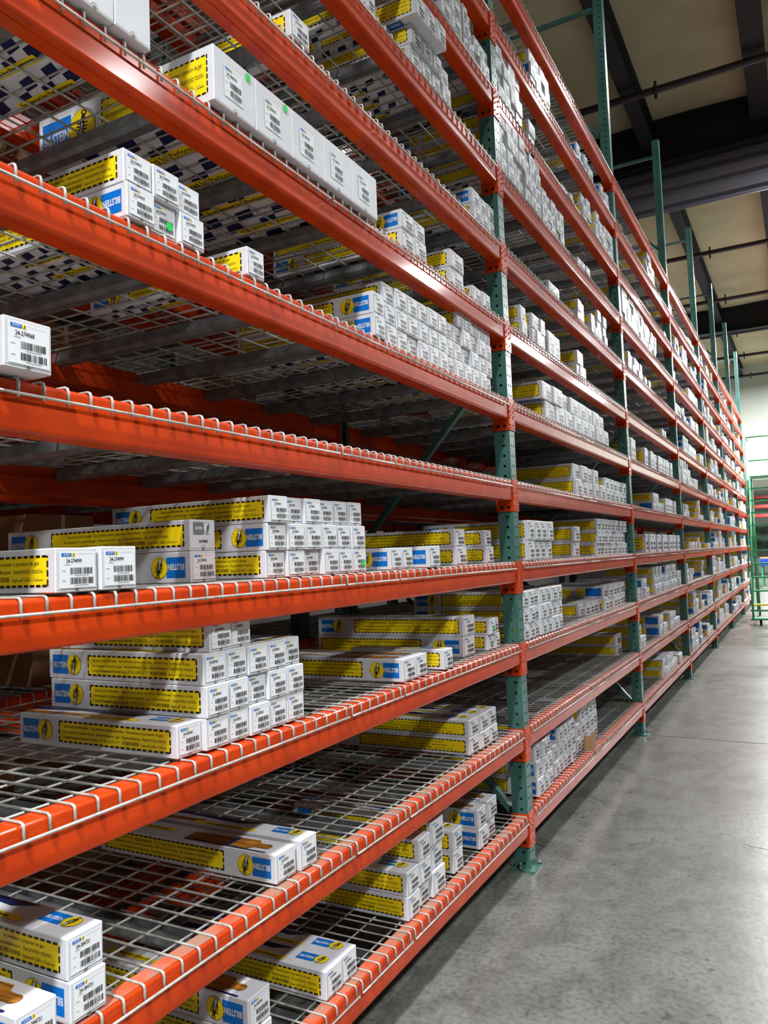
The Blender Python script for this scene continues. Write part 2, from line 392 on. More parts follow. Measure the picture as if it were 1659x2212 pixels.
def deck(bay, lv, i, far, xoff=0., back=False):
    a, ln = PAN[i] if not far else ((.03,1.42),(1.46,1.42))[i]
    if back: a, ln = .03, 2.85
    key = (ln, far)
    if key not in DM: DM[key] = deck_mesh(ln, far)
    t = empty('wire_deck', (xoff, Y1+(bay-1)*S+a, ZT[lv]))
    pn = (('near','middle','far')[i] if not far else ('near','far')[i]) + ' panel'
    if back: lab = 'dim wire mesh deck of the %s shelf, %s of the rack row behind' % (ORD[lv], BAYN[bay])
    else: lab = 'galvanised wire mesh deck, %s on the %s shelf up, %s' % (pn, ORD[lv], BAYN[bay])
    tag(t, lab, 'wire deck', 'rear row wire decks' if back else 'wire mesh decks')
    link('wire_mesh', DM[key], t)
    nch = 6 if back else (1 if ln < .5 else 3)
    for c in range(nch): link('support_channel', CHAN, t, (0, ln*(c+.5)/nch, 0))
for bay in range(7):
    for lv in range(1,13):
        if bay == 0 and lv == 12: continue
        for i in range(3 if bay < 2 else 2): deck(bay, lv, i, bay >= 2)

# ------------------------------------------------------------------ the row behind, back to back
XB = -DEPTH-.22
for k in range(-1,4): upright(k, XB, label='green upright frame of the rack row behind, %s one along' % nth(k+1), group='uprights of the row behind')
for bay in range(0,4):
    for lv in range(1,12):
        beam(bay, lv, False, XB, back=True); 
        if bay < 3: beam(bay, lv, True, XB-DEPTH, back=True, mirror=True)
        if lv % 1 == 0 and bay < 3: deck(bay, lv, 0, True, XB, back=True)

LAYOUT = [
(0,1,1.932,0.0892,0.082,0.6,-0.03,[(0,2)],[0],'24-285407','b',[]),
(0,1,1.6,0.093,0.083,0.6,-0.03,[(0,1),(0,1)],[1,1],'24-285704','b',[]),
(0,1,2.463,0.096,0.083,0.62,-0.03,[(0,1),(0,1)],[0,0],'24-284737','b',[]),
(0,1,2.562,0.0984,0.082,0.62,-0.03,[(0,1),(0,1),(0,1)],[0,0,0],'24-284737','b',[]),
(0,1,2.669,0.1139,0.092,0.62,-0.03,[(0,1),(0,1),(0,1)],[0,1,0],'24-284737','b',[]),
(0,1,2.896,0.0947,0.083,0.5,-0.05,[(0,1),(0,1)],[0,0],'24-284737','b',[]),
(0,1,3.174,0.0992,0.083,0.6,-0.05,[(0,1),(0,1)],[1,1],'24-286060','b',[]),
(0,1,3.291,0.1175,0.085,0.6,-0.05,[(0,1),(0,1)],[1,1],'24-286060','b',[]),
(0,2,1.038,0.087,0.08,0.62,-0.01,[(0,1),(0,1)],[1,0],'24-284721','b',[]),
(0,2,0.913,0.0864,0.084,0.62,0.005,[(0,1)],[1],'24-284721','b',[]),
(0,2,1.716,0.0923,0.078,0.66,-0.02,[(0,1)],[1],'24-285203','b',[]),
(0,2,1.816,0.0835,0.084,0.66,-0.02,[(0,1)],[0],'24-285203','b',[]),
(0,2,3.127,0.1125,0.074,0.74,-0.05,[(0,3),(0,3)],[0,0],'24-286060','b',[]),
(0,3,1.363,0.0833,0.0765,0.548,-0.02,[(0,6),(1,5),(1,5),(1.3,2)],[0,0,0,0],'24-282963','b',[]),
(0,3,2.478,0.0998,0.082,0.62,-0.02,[(0,2)],[1],'24-286060','b',[]),
(0,3,2.789,0.0855,0.078,0.42,-0.005,[(0,1)],[0],'24-286060','b',[]),
(0,3,3.15,0.1342,0.088,0.75,-0.07,[(0,1),(0,1)],[1,0],'24-285203','b',[]),
(0,3,3.389,0.0741,0.072,0.5,-0.035,[(0,2),(0,2)],[0,0],'24-285203','b',[(0,0),(1,0)]),
(0,4,1.013,0.1005,0.088,0.62,0.0,[(0,1)],[0],'24-274999','b',[]),
(0,4,1.118,0.0968,0.09,0.62,0.005,[(0,1)],[0],'24-274999','b',[]),
(0,4,1.485,0.0955,0.08,0.7,-0.09,[(0,1),(0,1)],[1,0],'24-275002','b',[]),
(0,4,1.717,0.0883,0.076,0.6,-0.02,[(0,6),(0,6),(0,4)],[0,1,0],'24-276061','b',[(0,5)]),
(0,4,2.08,0.0855,0.076,0.56,-0.04,[(0,2)],[0],'24-276061','top2',[]),
(0,4,2.418,0.0878,0.078,0.5,-0.02,[(0,2)],[1],'24-276061','b',[]),
(0,4,2.692,0.1024,0.082,0.5,0.0,[(0,1)],[1],'24-276061','b',[]),
(0,4,3.067,0.1131,0.078,0.62,-0.05,[(0,1),(0,1)],[0,0],'24-286060','b',[]),
(0,4,3.44,0.0924,0.078,0.62,-0.05,[(0,1),(0,1)],[0,0],'24-286060','b',[]),
(0,5,0.876,0.1004,0.094,0.62,0.045,[(0,1)],[1],'24-274968','b',[]),
(0,6,1.208,0.0856,0.079,0.6,-0.0,[(0,3),(0,3)],[1,0],'24-274937','b',[(0,1)]),
(0,6,0.8,0.09,0.079,0.45,-0.42,[(0,4)],[0],'24-274937','b',[]),
(0,6,1.632,0.0748,0.079,0.6,-0.0,[(0,1)],[0],'24-274944','b',[]),
(0,6,2.33,0.0809,0.08,0.6,-0.0,[(0,1),(0,1)],[1,1],'24-276061','b',[]),
(0,6,2.448,0.0918,0.078,0.62,-0.02,[(0,12),(0,12),(0,12)],[0,0,0],'24-276061','b',[]),
(0,6,3.134,0.0847,0.078,0.6,-0.03,[(0,5)],[0],'24-276061','top3',[]),
(0,7,0.955,0.1072,0.34,0.62,0.02,[(0,3)],[0],'24-274950','c',[]),
(0,7,1.492,0.1712,0.15,0.66,0.02,[(0,5)],[0],'24-186018','c',[(0,0),(0,1)]),
(0,7,2.589,0.1083,0.074,0.6,-0.01,[(0,2),(0,2)],[0,1],'24-274937','b',[]),
(0,7,3.07,0.1505,0.079,0.6,-0.02,[(0,1),(0,1)],[0,0],'24-274937','b',[]),
(0,7,3.342,0.1054,0.078,0.6,-0.02,[(0,2)],[0],'24-274937','b',[]),
(0,8,1.875,0.1043,0.085,0.62,0.0,[(0,1)],[0],'24-274968','b',[]),
(0,8,3.375,0.1014,0.078,0.6,-0.02,[(0,3),(0,3)],[0,1],'24-274937','b',[]),
(0,8,2.05,0.1,0.08,0.5,-0.42,[(0,9)],[0],'24-274937','b',[]),
(0,9,2.743,0.0976,0.082,0.62,-0.0,[(0,4),(0,4)],[0,0],'24-274937','b',[]),
(0,9,2.704,0.0946,0.095,0.62,0.04,[(0,3)],[0],'24-274937','top2',[]),
(0,9,2.376,0.0756,0.08,0.6,-0.01,[(0,1)],[0],'24-274937','b',[]),
(0,10,3.052,0.1204,0.08,0.6,-0.0,[(0,2),(0,2),(0,2)],[1,1,1],'24-274937','b',[]),
(0,10,3.345,0.0613,0.075,0.5,-0.01,[(0,2),(0,2),(0,2)],[0,0,0],'24-274937','b',[]),
(0,10,3.486,0.061,0.075,0.5,-0.01,[(0,3),(0,3)],[0,0],'24-274937','b',[]),
(0,11,3.458,0.0544,0.078,0.5,-0.02,[(0,4),(0,4)],[0,0],'24-274937','b',[]),
(1,11,4.457,0.1039,0.08,0.6,-0.02,[(0,4),(0,4),(0,4)],[1,1,0],'24-276061','b',[]),
(1,11,5.535,0.1042,0.08,0.6,-0.02,[(0,3),(0,3)],[0,1],'24-276061','b',[]),
(1,11,5.849,0.1465,0.12,0.6,-0.01,[(0,1)],[0],'24-276061','b',[]),
(1,11,6.288,0.0953,0.08,0.6,-0.02,[(0,3),(0,3)],[1,1],'24-276061','b',[]),
(1,10,3.797,0.1043,0.08,0.6,-0.01,[(0,4),(0,4),(0,4),(0,4)],[0,0,0,0],'24-276061','b',[]),
(1,10,4.356,0.1246,0.078,0.6,-0.02,[(0,1),(0,1)],[0,0],'24-276061','b',[]),
(1,10,5.112,0.078,0.08,0.6,-0.02,[(0,4)],[0],'24-276061','b',[]),
(1,10,5.646,0.112,0.078,0.6,-0.02,[(0,2),(0,2),(0,2)],[0,0,0],'24-276061','b',[]),
(1,10,6.034,0.1051,0.08,0.6,-0.02,[(0,6),(0,6),(0,6)],[0,0,0],'24-276061','b',[]),
(1,9,3.776,0.0999,0.084,0.6,-0.0,[(0,7),(0,7),(0,7),(0,7)],[0,0,0,0],'24-276061','b',[]),
(1,9,4.569,0.0996,0.08,0.6,-0.02,[(0,5),(0,5),(0,5)],[0,0,0],'24-276061','b',[]),
(1,9,5.402,0.1064,0.08,0.6,-0.02,[(0,3)],[1],'24-276061','b',[]),
(1,8,4.613,0.1167,0.08,0.6,-0.02,[(0,2)],[1],'24-276061','b',[]),
(1,8,5.304,0.0957,0.078,0.6,-0.02,[(0,2),(0,2)],[0,0],'24-276061','b',[]),
(1,8,5.7,0.0997,0.078,0.6,-0.02,[(0,5),(0,5),(2,3)],[0,0,0],'24-276061','b',[]),
(1,7,3.993,0.0945,0.08,0.6,-0.01,[(0,1),(0,1)],[0,0],'24-276061','b',[]),
(1,7,4.195,0.0791,0.085,0.6,-0.01,[(0,3),(0,3)],[0,0],'24-276061','b',[]),
(1,7,4.522,0.1345,0.15,0.6,-0.02,[(0,2)],[0],'24-276061','b',[]),
(1,7,5.207,0.0797,0.09,0.6,-0.02,[(0,3),(0,2)],[0,0],'24-276061','b',[]),
(1,6,4.364,0.1965,0.104,0.72,0.0,[(0,8),(-0.3,8)],[0,0],'24-276061','b',[]),
(1,5,4.98,0.1706,0.1,0.75,-0.02,[(0,5),(0,4)],[0,0],'24-276061','b',[]),
(1,5,5.848,0.156,0.085,0.6,-0.02,[(0,5),(0,5)],[0,0],'24-276061','b',[]),
(1,4,3.894,0.1153,0.105,0.6,-0.0,[(0,4),(0,4)],[0,0],'24-276061','b',[]),
(1,4,4.999,0.1643,0.1,0.6,-0.05,[(0,1),(0,1)],[0,0],'24-276061','b',[]),
(1,4,5.56,0.1113,0.088,0.7,-0.03,[(0,9),(0,9),(0,9)],[0,0,0],'24-276061','b',[]),
(1,3,3.756,0.1019,0.083,0.6,-0.0,[(0,7),(0,7),(0,7)],[0,0,0],'24-276061','b',[(2,4)]),
(1,3,5.171,0.128,0.085,0.55,-0.08,[(0,5)],[0],'24-276061','b',[]),
(1,3,5.767,0.1304,0.088,0.6,-0.05,[(0,6),(0,6)],[0,1],'24-276061','b',[]),
(1,2,6.385,0.2138,0.085,0.75,-0.12,[(0,1),(0,1)],[0,0],'24-276061','b',[]),
(1,1,3.958,0.0893,0.09,0.6,-0.03,[(0,3),(0,3),(0,3)],[1,1,0],'24-276061','b',[]),
(1,1,4.312,0.0912,0.088,0.6,-0.05,[(0,5),(0,5),(1,4)],[0,1,1],'24-276061','b',[]),
(1,1,4.878,0.1102,0.088,0.6,-0.07,[(0,5),(0,5),(1,4)],[0,0,0],'24-276061','b',[]),
(2,11,8.404,0.1,0.08,0.6,-0.02,[(0,5),(0,5),(0,5),(0,3)],[1,0,0,0],'24-276061','b',[]),
(2,9,6.911,0.105,0.085,0.6,-0.02,[(0,17),(0,17),(0,17),(0,11)],[0,0,0,0],'24-276061','b',[]),
(2,8,7.036,0.1,0.085,0.6,-0.02,[(0,11),(0,7)],[0,0],'24-276061','b',[]),
(2,6,6.803,0.12,0.19,0.6,-0.02,[(0,3)],[0],'24-276061','b',[]),
(2,6,7.559,0.16,0.17,0.6,-0.02,[(0,11)],[0],'24-276061','b',[]),
(2,5,7.896,0.1,0.085,0.6,-0.02,[(0,6),(0,4)],[1,0],'24-276061','b',[]),
(2,5,8.633,0.13,0.15,0.6,-0.02,[(0,6)],[0],'24-276061','b',[]),
(2,4,7.412,0.15,0.17,0.6,-0.02,[(0,15)],[0],'24-276061','b',[]),
(2,3,6.843,0.1,0.1,0.6,-0.02,[(0,1)],[0],'24-276061','b',[]),
(2,3,7.099,0.1,0.085,0.6,-0.02,[(0,3),(0,2)],[1,1],'24-276061','b',[]),
(2,3,7.718,0.1,0.085,0.6,-0.02,[(0,7),(0,7),(0,4)],[0,0,0],'24-276061','b',[]),
(2,3,8.384,0.1,0.085,0.6,-0.02,[(0,11),(0,11),(0,7)],[1,1,1],'24-276061','b',[]),
(2,2,6.86,0.12,0.1,0.6,-0.02,[(0,2),(0,1)],[0,0],'24-276061','b',[]),
(2,2,7.859,0.12,0.1,0.6,-0.02,[(0,4),(0,2)],[1,1],'24-276061','b',[]),
(2,2,8.528,0.1,0.085,0.6,-0.02,[(0,7),(0,4)],[0,0],'24-276061','b',[]),
(2,1,7.926,0.12,0.09,0.6,-0.02,[(0,8),(0,5)],[0,0],'24-276061','b',[]),
(2,1,8.989,0.1,0.09,0.6,-0.02,[(0,3)],[0],'24-276061','b',[]),
(2,7,8.694,0.1,0.09,0.6,-0.02,[(0,3)],[0],'24-276061','b',[]),
(2,10,9.341,0.1,0.09,0.6,-0.02,[(0,2)],[0],'24-276061','b',[]),
(3,1,10.02,0.1,0.085,0.6,-0.012,[(0,6),(0,6),(0,4)],[0,1,1],'24-276061','b',[]),
(3,1,10.782,0.09,0.095,0.6,-0.002,[(0,2),(0,2),(0,2)],[1,1,1],'24-276061','b',[]),
(3,1,11.099,0.09,0.078,0.6,-0.024,[(0,2),(0,2)],[0,0],'24-276061','b',[]),
(3,1,11.786,0.11,0.078,0.6,-0.027,[(0,5),(0,3)],[0,1],'24-276061','b',[]),
(3,1,12.402,0.09,0.078,0.6,-0.036,[(0,2)],[0],'24-276061','b',[]),
(3,2,10.473,0.1,0.085,0.6,-0.022,[(0,5),(0,5),(0,3)],[1,0,0],'24-276061','b',[]),
(3,2,11.008,0.09,0.078,0.6,-0.059,[(0,3)],[0],'24-276061','b',[]),
(3,2,11.442,0.1,0.095,0.6,-0.037,[(0,3),(0,1)],[0,0],'24-276061','b',[]),
(3,2,11.94,0.11,0.085,0.6,-0.0,[(0,2),(0,1)],[1,1],'24-276061','b',[]),
(3,2,12.284,0.17,0.19,0.6,-0.014,[(0,2)],[0],'24-276061','b',[]),
(3,3,9.987,0.11,0.078,0.6,-0.023,[(0,2),(0,2),(0,1)],[0,1,0],'24-276061','b',[]),
(3,3,10.376,0.11,0.078,0.6,-0.045,[(0,4),(0,4)],[0,0],'24-276061','b',[]),
(3,3,11.801,0.09,0.078,0.6,-0.046,[(0,2),(0,2),(0,2)],[1,0,0],'24-276061','b',[]),
(3,4,10.644,0.11,0.095,0.6,-0.043,[(0,6)],[0],'24-276061','b',[]),
(3,4,11.459,0.09,0.078,0.6,-0.028,[(0,2),(0,1)],[0,0],'24-276061','b',[]),
(3,4,12.317,0.11,0.078,0.6,-0.005,[(0,3)],[0],'24-276061','b',[]),
(3,5,10.352,0.11,0.085,0.6,-0.055,[(0,4),(0,4)],[1,0],'24-276061','b',[]),
(3,5,11.44,0.1,0.085,0.6,-0.008,[(0,2),(0,2),(0,2)],[0,0,0],'24-276061','b',[]),
(3,5,11.763,0.11,0.078,0.6,-0.055,[(0,6)],[1],'24-276061','b',[]),
(3,6,9.922,0.11,0.095,0.6,-0.01,[(0,6),(0,6),(0,4)],[0,1,1],'24-276061','b',[]),
(3,6,10.607,0.09,0.095,0.6,-0.02,[(0,2),(0,2),(0,2)],[0,0,0],'24-276061','b',[]),
(3,6,10.874,0.11,0.078,0.6,-0.046,[(0,4),(0,4),(0,2)],[0,1,0],'24-276061','b',[]),
(3,6,11.369,0.09,0.078,0.6,-0.041,[(0,5),(0,5)],[0,0],'24-276061','b',[]),
(3,7,10.46,0.1,0.078,0.6,-0.03,[(0,5),(0,5),(0,5)],[0,1,1],'24-276061','b',[]),
(3,7,11.061,0.15,0.19,0.6,-0.039,[(0,6)],[1],'24-276061','b',[]),
(3,7,12.124,0.17,0.16,0.6,-0.014,[(0,2)],[0],'24-276061','b',[]),
(3,8,9.864,0.1,0.078,0.6,-0.019,[(0,6),(0,6)],[0,0],'24-276061','b',[]),
(3,8,10.53,0.11,0.095,0.6,-0.013,[(0,2),(0,1)],[1,1],'24-276061','b',[]),
(3,8,10.94,0.09,0.085,0.6,-0.035,[(0,3)],[1],'24-276061','b',[]),
(3,8,11.3,0.15,0.19,0.6,-0.026,[(0,6)],[1],'24-276061','b',[]),
(3,9,10.119,0.11,0.095,0.6,-0.037,[(0,2),(0,1)],[0,0],'24-276061','b',[]),
(3,9,11.326,0.17,0.19,0.6,-0.035,[(0,6)],[0],'24-276061','b',[]),
(3,10,10.302,0.09,0.085,0.6,-0.029,[(0,3),(0,3),(0,3)],[1,1,0],'24-276061','b',[]),
(3,10,10.763,0.09,0.078,0.6,-0.01,[(0,5),(0,5),(0,5)],[1,1,0],'24-276061','b',[]),
(3,10,11.751,0.11,0.078,0.6,-0.029,[(0,4),(0,4)],[1,0],'24-276061','b',[]),
(3,10,12.247,0.11,0.085,0.6,-0.029,[(0,2),(0,2),(0,2)],[0,1,1],'24-276061','b',[]),
(3,11,9.84,0.1,0.085,0.6,-0.03,[(0,5),(0,3)],[0,0],'24-276061','b',[]),
(3,11,11.09,0.17,0.16,0.6,-0.052,[(0,4)],[0],'24-276061','b',[]),
(3,11,11.797,0.17,0.19,0.6,-0.045,[(0,4)],[0],'24-276061','b',[]),
(4,1,13.143,0.1,0.095,0.6,-0.059,[(0,3),(0,3),(0,3)],[1,0,1],'24-276061','b',[]),
(4,1,13.574,0.11,0.095,0.6,-0.027,[(0,3),(0,3),(0,1)],[1,0,0],'24-276061','b',[]),
(4,1,14.088,0.09,0.085,0.6,-0.048,[(0,6),(0,6)],[0,0],'24-276061','b',[]),
(4,1,14.672,0.1,0.085,0.6,-0.035,[(0,2),(0,2),(0,2)],[1,0,0],'24-276061','b',[]),
(4,1,14.965,0.15,0.19,0.6,-0.053,[(0,4)],[1],'24-276061','b',[]),
(4,2,13.875,0.11,0.095,0.6,-0.049,[(0,6),(0,6),(0,4)],[0,0,0],'24-276061','b',[]),
(4,2,14.971,0.1,0.078,0.6,-0.034,[(0,2),(0,1)],[0,0],'24-276061','b',[]),
(4,2,15.229,0.09,0.078,0.6,-0.016,[(0,3),(0,3),(0,1)],[0,0,1],'24-276061','b',[]),
(4,3,13.033,0.11,0.095,0.6,-0.03,[(0,5),(0,5),(0,5)],[0,0,0],'24-276061','b',[]),
(4,3,13.768,0.1,0.078,0.6,-0.014,[(0,4),(0,4),(0,4)],[0,0,0],'24-276061','b',[]),
(4,3,14.318,0.1,0.078,0.6,-0.006,[(0,2),(0,2)],[0,0],'24-276061','b',[]),
(4,3,14.906,0.09,0.095,0.6,-0.03,[(0,2),(0,2),(0,2)],[0,1,0],'24-276061','b',[]),
(4,4,13.085,0.1,0.095,0.6,-0.059,[(0,2),(0,2)],[0,0],'24-276061','b',[]),
(4,4,13.355,0.1,0.095,0.6,-0.022,[(0,6)],[1],'24-276061','b',[]),
(4,4,13.988,0.09,0.085,0.6,-0.05,[(0,3),(0,3),(0,1)],[0,1,1],'24-276061','b',[]),
(4,4,14.386,0.1,0.095,0.6,-0.028,[(0,5),(0,5),(0,3)],[0,1,0],'24-276061','b',[]),
(4,4,15.007,0.1,0.078,0.6,-0.022,[(0,2),(0,2)],[0,1],'24-276061','b',[]),
(4,5,13.38,0.1,0.095,0.6,-0.045,[(0,5),(0,5)],[1,0],'24-276061','b',[]),
(4,5,14.069,0.09,0.095,0.6,-0.023,[(0,2)],[0],'24-276061','b',[]),
(4,5,14.633,0.09,0.095,0.6,-0.022,[(0,5),(0,5),(0,5)],[1,0,0],'24-276061','b',[]),
(4,5,15.243,0.1,0.095,0.6,-0.03,[(0,3),(0,1)],[0,1],'24-276061','b',[]),
(4,6,12.957,0.11,0.095,0.6,-0.015,[(0,6),(0,6)],[0,0],'24-276061','b',[]),
(4,6,13.727,0.15,0.16,0.6,-0.044,[(0,2)],[0],'24-276061','b',[]),
(4,6,14.052,0.1,0.078,0.6,-0.022,[(0,2),(0,2)],[0,0],'24-276061','b',[]),
(4,6,14.358,0.11,0.078,0.6,-0.033,[(0,2)],[1],'24-276061','b',[]),
(4,6,14.749,0.11,0.085,0.6,-0.021,[(0,5),(0,3)],[1,0],'24-276061','b',[]),
(4,6,15.371,0.09,0.085,0.6,-0.007,[(0,2),(0,2),(0,1)],[0,1,0],'24-276061','b',[]),
(4,7,13.65,0.11,0.078,0.6,-0.018,[(0,4),(0,4),(0,4)],[0,0,0],'24-276061','b',[]),
(4,7,14.175,0.09,0.085,0.6,-0.006,[(0,5),(0,5),(0,5)],[1,0,0],'24-276061','b',[]),
(4,7,15.123,0.11,0.095,0.6,-0.038,[(0,3)],[0],'24-276061','b',[]),
(4,8,13.116,0.11,0.095,0.6,-0.01,[(0,4),(0,4),(0,4)],[1,0,0],'24-276061','b',[]),
(4,8,13.592,0.09,0.078,0.6,-0.027,[(0,6)],[1],'24-276061','b',[]),
(4,8,14.205,0.1,0.078,0.6,-0.027,[(0,6),(0,6),(0,4)],[0,0,0],'24-276061','b',[]),
(4,8,15.192,0.17,0.16,0.6,-0.031,[(0,2)],[1],'24-276061','b',[]),
(4,9,13.007,0.1,0.095,0.6,-0.012,[(0,3),(0,3),(0,1)],[0,1,1],'24-276061','b',[]),
(4,9,13.491,0.11,0.085,0.6,-0.007,[(0,2),(0,2),(0,2)],[1,1,0],'24-276061','b',[]),
(4,9,13.826,0.1,0.085,0.6,-0.001,[(0,3),(0,3)],[0,1],'24-276061','b',[]),
(4,9,14.176,0.1,0.085,0.6,-0.053,[(0,2),(0,2),(0,1)],[1,0,0],'24-276061','b',[]),
(4,9,14.56,0.17,0.16,0.6,-0.053,[(0,4)],[0],'24-276061','b',[]),
(4,9,15.325,0.1,0.095,0.6,-0.006,[(0,3),(0,1)],[0,0],'24-276061','b',[]),
(4,10,13.246,0.11,0.085,0.6,-0.005,[(0,4),(0,4),(0,4)],[0,1,1],'24-276061','b',[]),
(4,10,13.845,0.1,0.078,0.6,-0.037,[(0,3),(0,3)],[1,1],'24-276061','b',[]),
(4,11,13.002,0.09,0.085,0.6,-0.006,[(0,3),(0,1)],[1,0],'24-276061','b',[]),
(4,11,13.713,0.15,0.16,0.6,-0.011,[(0,3)],[0],'24-276061','b',[]),
(4,11,14.331,0.11,0.095,0.6,-0.055,[(0,2),(0,2),(0,2)],[1,1,1],'24-276061','b',[]),
(4,11,14.726,0.1,0.078,0.6,-0.027,[(0,2),(0,2),(0,1)],[1,0,0],'24-276061','b',[]),
(5,1,15.964,0.11,0.095,0.6,-0.052,[(0,2),(0,1)],[1,0],'24-276061','b',[]),
(5,1,16.325,0.09,0.095,0.6,-0.008,[(0,5)],[1],'24-276061','b',[]),
(5,1,16.923,0.1,0.078,0.6,-0.022,[(0,3),(0,3),(0,1)],[1,1,0],'24-276061','b',[]),
(5,1,17.415,0.09,0.085,0.6,-0.053,[(0,3),(0,1)],[0,0],'24-276061','b',[]),
(5,1,17.806,0.1,0.078,0.6,-0.052,[(0,2),(0,2)],[1,1],'24-276061','b',[]),
(5,1,18.058,0.17,0.16,0.6,-0.046,[(0,2)],[0],'24-276061','b',[]),
(5,2,15.978,0.1,0.095,0.6,-0.011,[(0,3),(0,3)],[0,0],'24-276061','b',[]),
(5,2,16.358,0.17,0.19,0.6,-0.02,[(0,3)],[1],'24-276061','b',[]),
(5,2,16.983,0.17,0.19,0.6,-0.027,[(0,2)],[0],'24-276061','b',[]),
(5,2,17.965,0.17,0.16,0.6,-0.023,[(0,3)],[1],'24-276061','b',[]),
(5,3,16.524,0.09,0.095,0.6,-0.052,[(0,2),(0,2)],[0,1],'24-276061','b',[]),
(5,3,16.799,0.17,0.19,0.6,-0.007,[(0,5)],[0],'24-276061','b',[]),
(5,3,17.844,0.11,0.095,0.6,-0.026,[(0,6)],[0],'24-276061','b',[]),
(5,4,16.468,0.09,0.085,0.6,-0.038,[(0,4),(0,4)],[0,0],'24-276061','b',[]),
(5,4,17.337,0.11,0.078,0.6,-0.022,[(0,4),(0,4),(0,4)],[0,0,0],'24-276061','b',[]),
(5,4,17.871,0.09,0.095,0.6,-0.052,[(0,5),(0,3)],[0,1],'24-276061','b',[]),
(5,5,16.638,0.17,0.19,0.6,-0.005,[(0,6)],[1],'24-276061','b',[]),
(5,5,17.814,0.1,0.095,0.6,-0.053,[(0,5),(0,5),(0,3)],[1,0,1],'24-276061','b',[]),
(5,6,15.971,0.1,0.095,0.6,-0.024,[(0,6),(0,6),(0,6)],[0,1,0],'24-276061','b',[]),
(5,6,17.521,0.15,0.19,0.6,-0.004,[(0,5)],[0],'24-276061','b',[]),
(5,7,16.474,0.09,0.078,0.6,-0.056,[(0,5),(0,5),(0,3)],[1,0,0],'24-276061','b',[]),
(5,7,17.103,0.1,0.078,0.6,-0.041,[(0,4)],[0],'24-276061','b',[]),
(5,7,17.602,0.09,0.085,0.6,-0.058,[(0,6),(0,4)],[0,0],'24-276061','b',[]),
(5,7,18.22,0.1,0.078,0.6,-0.018,[(0,3),(0,3)],[0,0],'24-276061','b',[]),
(5,8,16.397,0.11,0.078,0.6,-0.007,[(0,6),(0,4)],[0,1],'24-276061','b',[]),
(5,8,17.096,0.1,0.085,0.6,-0.004,[(0,3),(0,3)],[0,0],'24-276061','b',[]),
(5,8,17.43,0.11,0.095,0.6,-0.046,[(0,3),(0,1)],[1,0],'24-276061','b',[]),
(5,8,17.923,0.09,0.095,0.6,-0.006,[(0,6),(0,6)],[0,1],'24-276061','b',[]),
(5,9,15.827,0.09,0.085,0.6,-0.028,[(0,6)],[0],'24-276061','b',[]),
(5,9,16.388,0.1,0.095,0.6,-0.015,[(0,2),(0,1)],[0,0],'24-276061','b',[]),
(5,9,16.659,0.15,0.16,0.6,-0.032,[(0,6)],[1],'24-276061','b',[]),
(5,9,18.048,0.11,0.085,0.6,-0.029,[(0,4),(0,4),(0,4)],[1,1,1],'24-276061','b',[]),
(5,10,16.133,0.09,0.078,0.6,-0.034,[(0,6),(0,6),(0,4)],[0,1,1],'24-276061','b',[]),
(5,10,16.736,0.11,0.095,0.6,-0.024,[(0,5),(0,3)],[1,0],'24-276061','b',[]),
(5,10,17.681,0.17,0.19,0.6,-0.033,[(0,5)],[0],'24-276061','b',[]),
(5,11,15.776,0.15,0.16,0.6,-0.041,[(0,2)],[0],'24-276061','b',[]),
(5,11,17.223,0.11,0.078,0.6,-0.03,[(0,5),(0,3)],[1,1],'24-276061','b',[]),
(5,11,17.935,0.1,0.095,0.6,-0.052,[(0,3)],[1],'24-276061','b',[]),
(6,1,18.817,0.09,0.078,0.6,-0.052,[(0,3),(0,3),(0,3)],[0,1,0],'24-276061','b',[]),
(6,1,19.781,0.11,0.095,0.6,-0.027,[(0,3),(0,1)],[0,0],'24-276061','b',[]),
(6,1,20.559,0.11,0.078,0.6,-0.021,[(0,2),(0,1)],[0,1],'24-276061','b',[]),
(6,1,20.861,0.11,0.078,0.6,-0.047,[(0,5),(0,5),(0,5)],[0,0,0],'24-276061','b',[]),
(6,2,19.39,0.11,0.085,0.6,-0.0,[(0,4),(0,4),(0,2)],[1,0,0],'24-276061','b',[]),
(6,2,19.886,0.17,0.19,0.6,-0.023,[(0,4)],[1],'24-276061','b',[]),
(6,2,20.619,0.11,0.095,0.6,-0.057,[(0,3),(0,1)],[1,0],'24-276061','b',[]),
(6,2,20.994,0.09,0.078,0.6,-0.009,[(0,4),(0,4),(0,2)],[0,0,0],'24-276061','b',[]),
(6,3,19.004,0.09,0.085,0.6,-0.024,[(0,2),(0,1)],[0,0],'24-276061','b',[]),
(6,3,19.261,0.09,0.095,0.6,-0.033,[(0,6),(0,4)],[0,0],'24-276061','b',[]),
(6,3,20.393,0.17,0.16,0.6,-0.042,[(0,2)],[0],'24-276061','b',[]),
(6,3,20.863,0.11,0.095,0.6,-0.014,[(0,5),(0,5),(0,3)],[1,0,1],'24-276061','b',[]),
(6,4,19.204,0.11,0.078,0.6,-0.044,[(0,4),(0,4)],[0,0],'24-276061','b',[]),
(6,4,19.735,0.1,0.085,0.6,-0.004,[(0,5),(0,3)],[0,0],'24-276061','b',[]),
(6,4,20.393,0.11,0.078,0.6,-0.031,[(0,4),(0,4),(0,4)],[0,1,1],'24-276061','b',[]),
(6,5,19.37,0.11,0.085,0.6,-0.056,[(0,5),(0,5)],[0,0],'24-276061','b',[]),
(6,5,19.998,0.11,0.078,0.6,-0.003,[(0,5),(0,5),(0,5)],[0,0,1],'24-276061','b',[]),
(6,5,20.695,0.15,0.19,0.6,-0.035,[(0,6)],[0],'24-276061','b',[]),
(6,6,18.977,0.1,0.078,0.6,-0.03,[(0,3),(0,3),(0,1)],[0,0,0],'24-276061','b',[]),
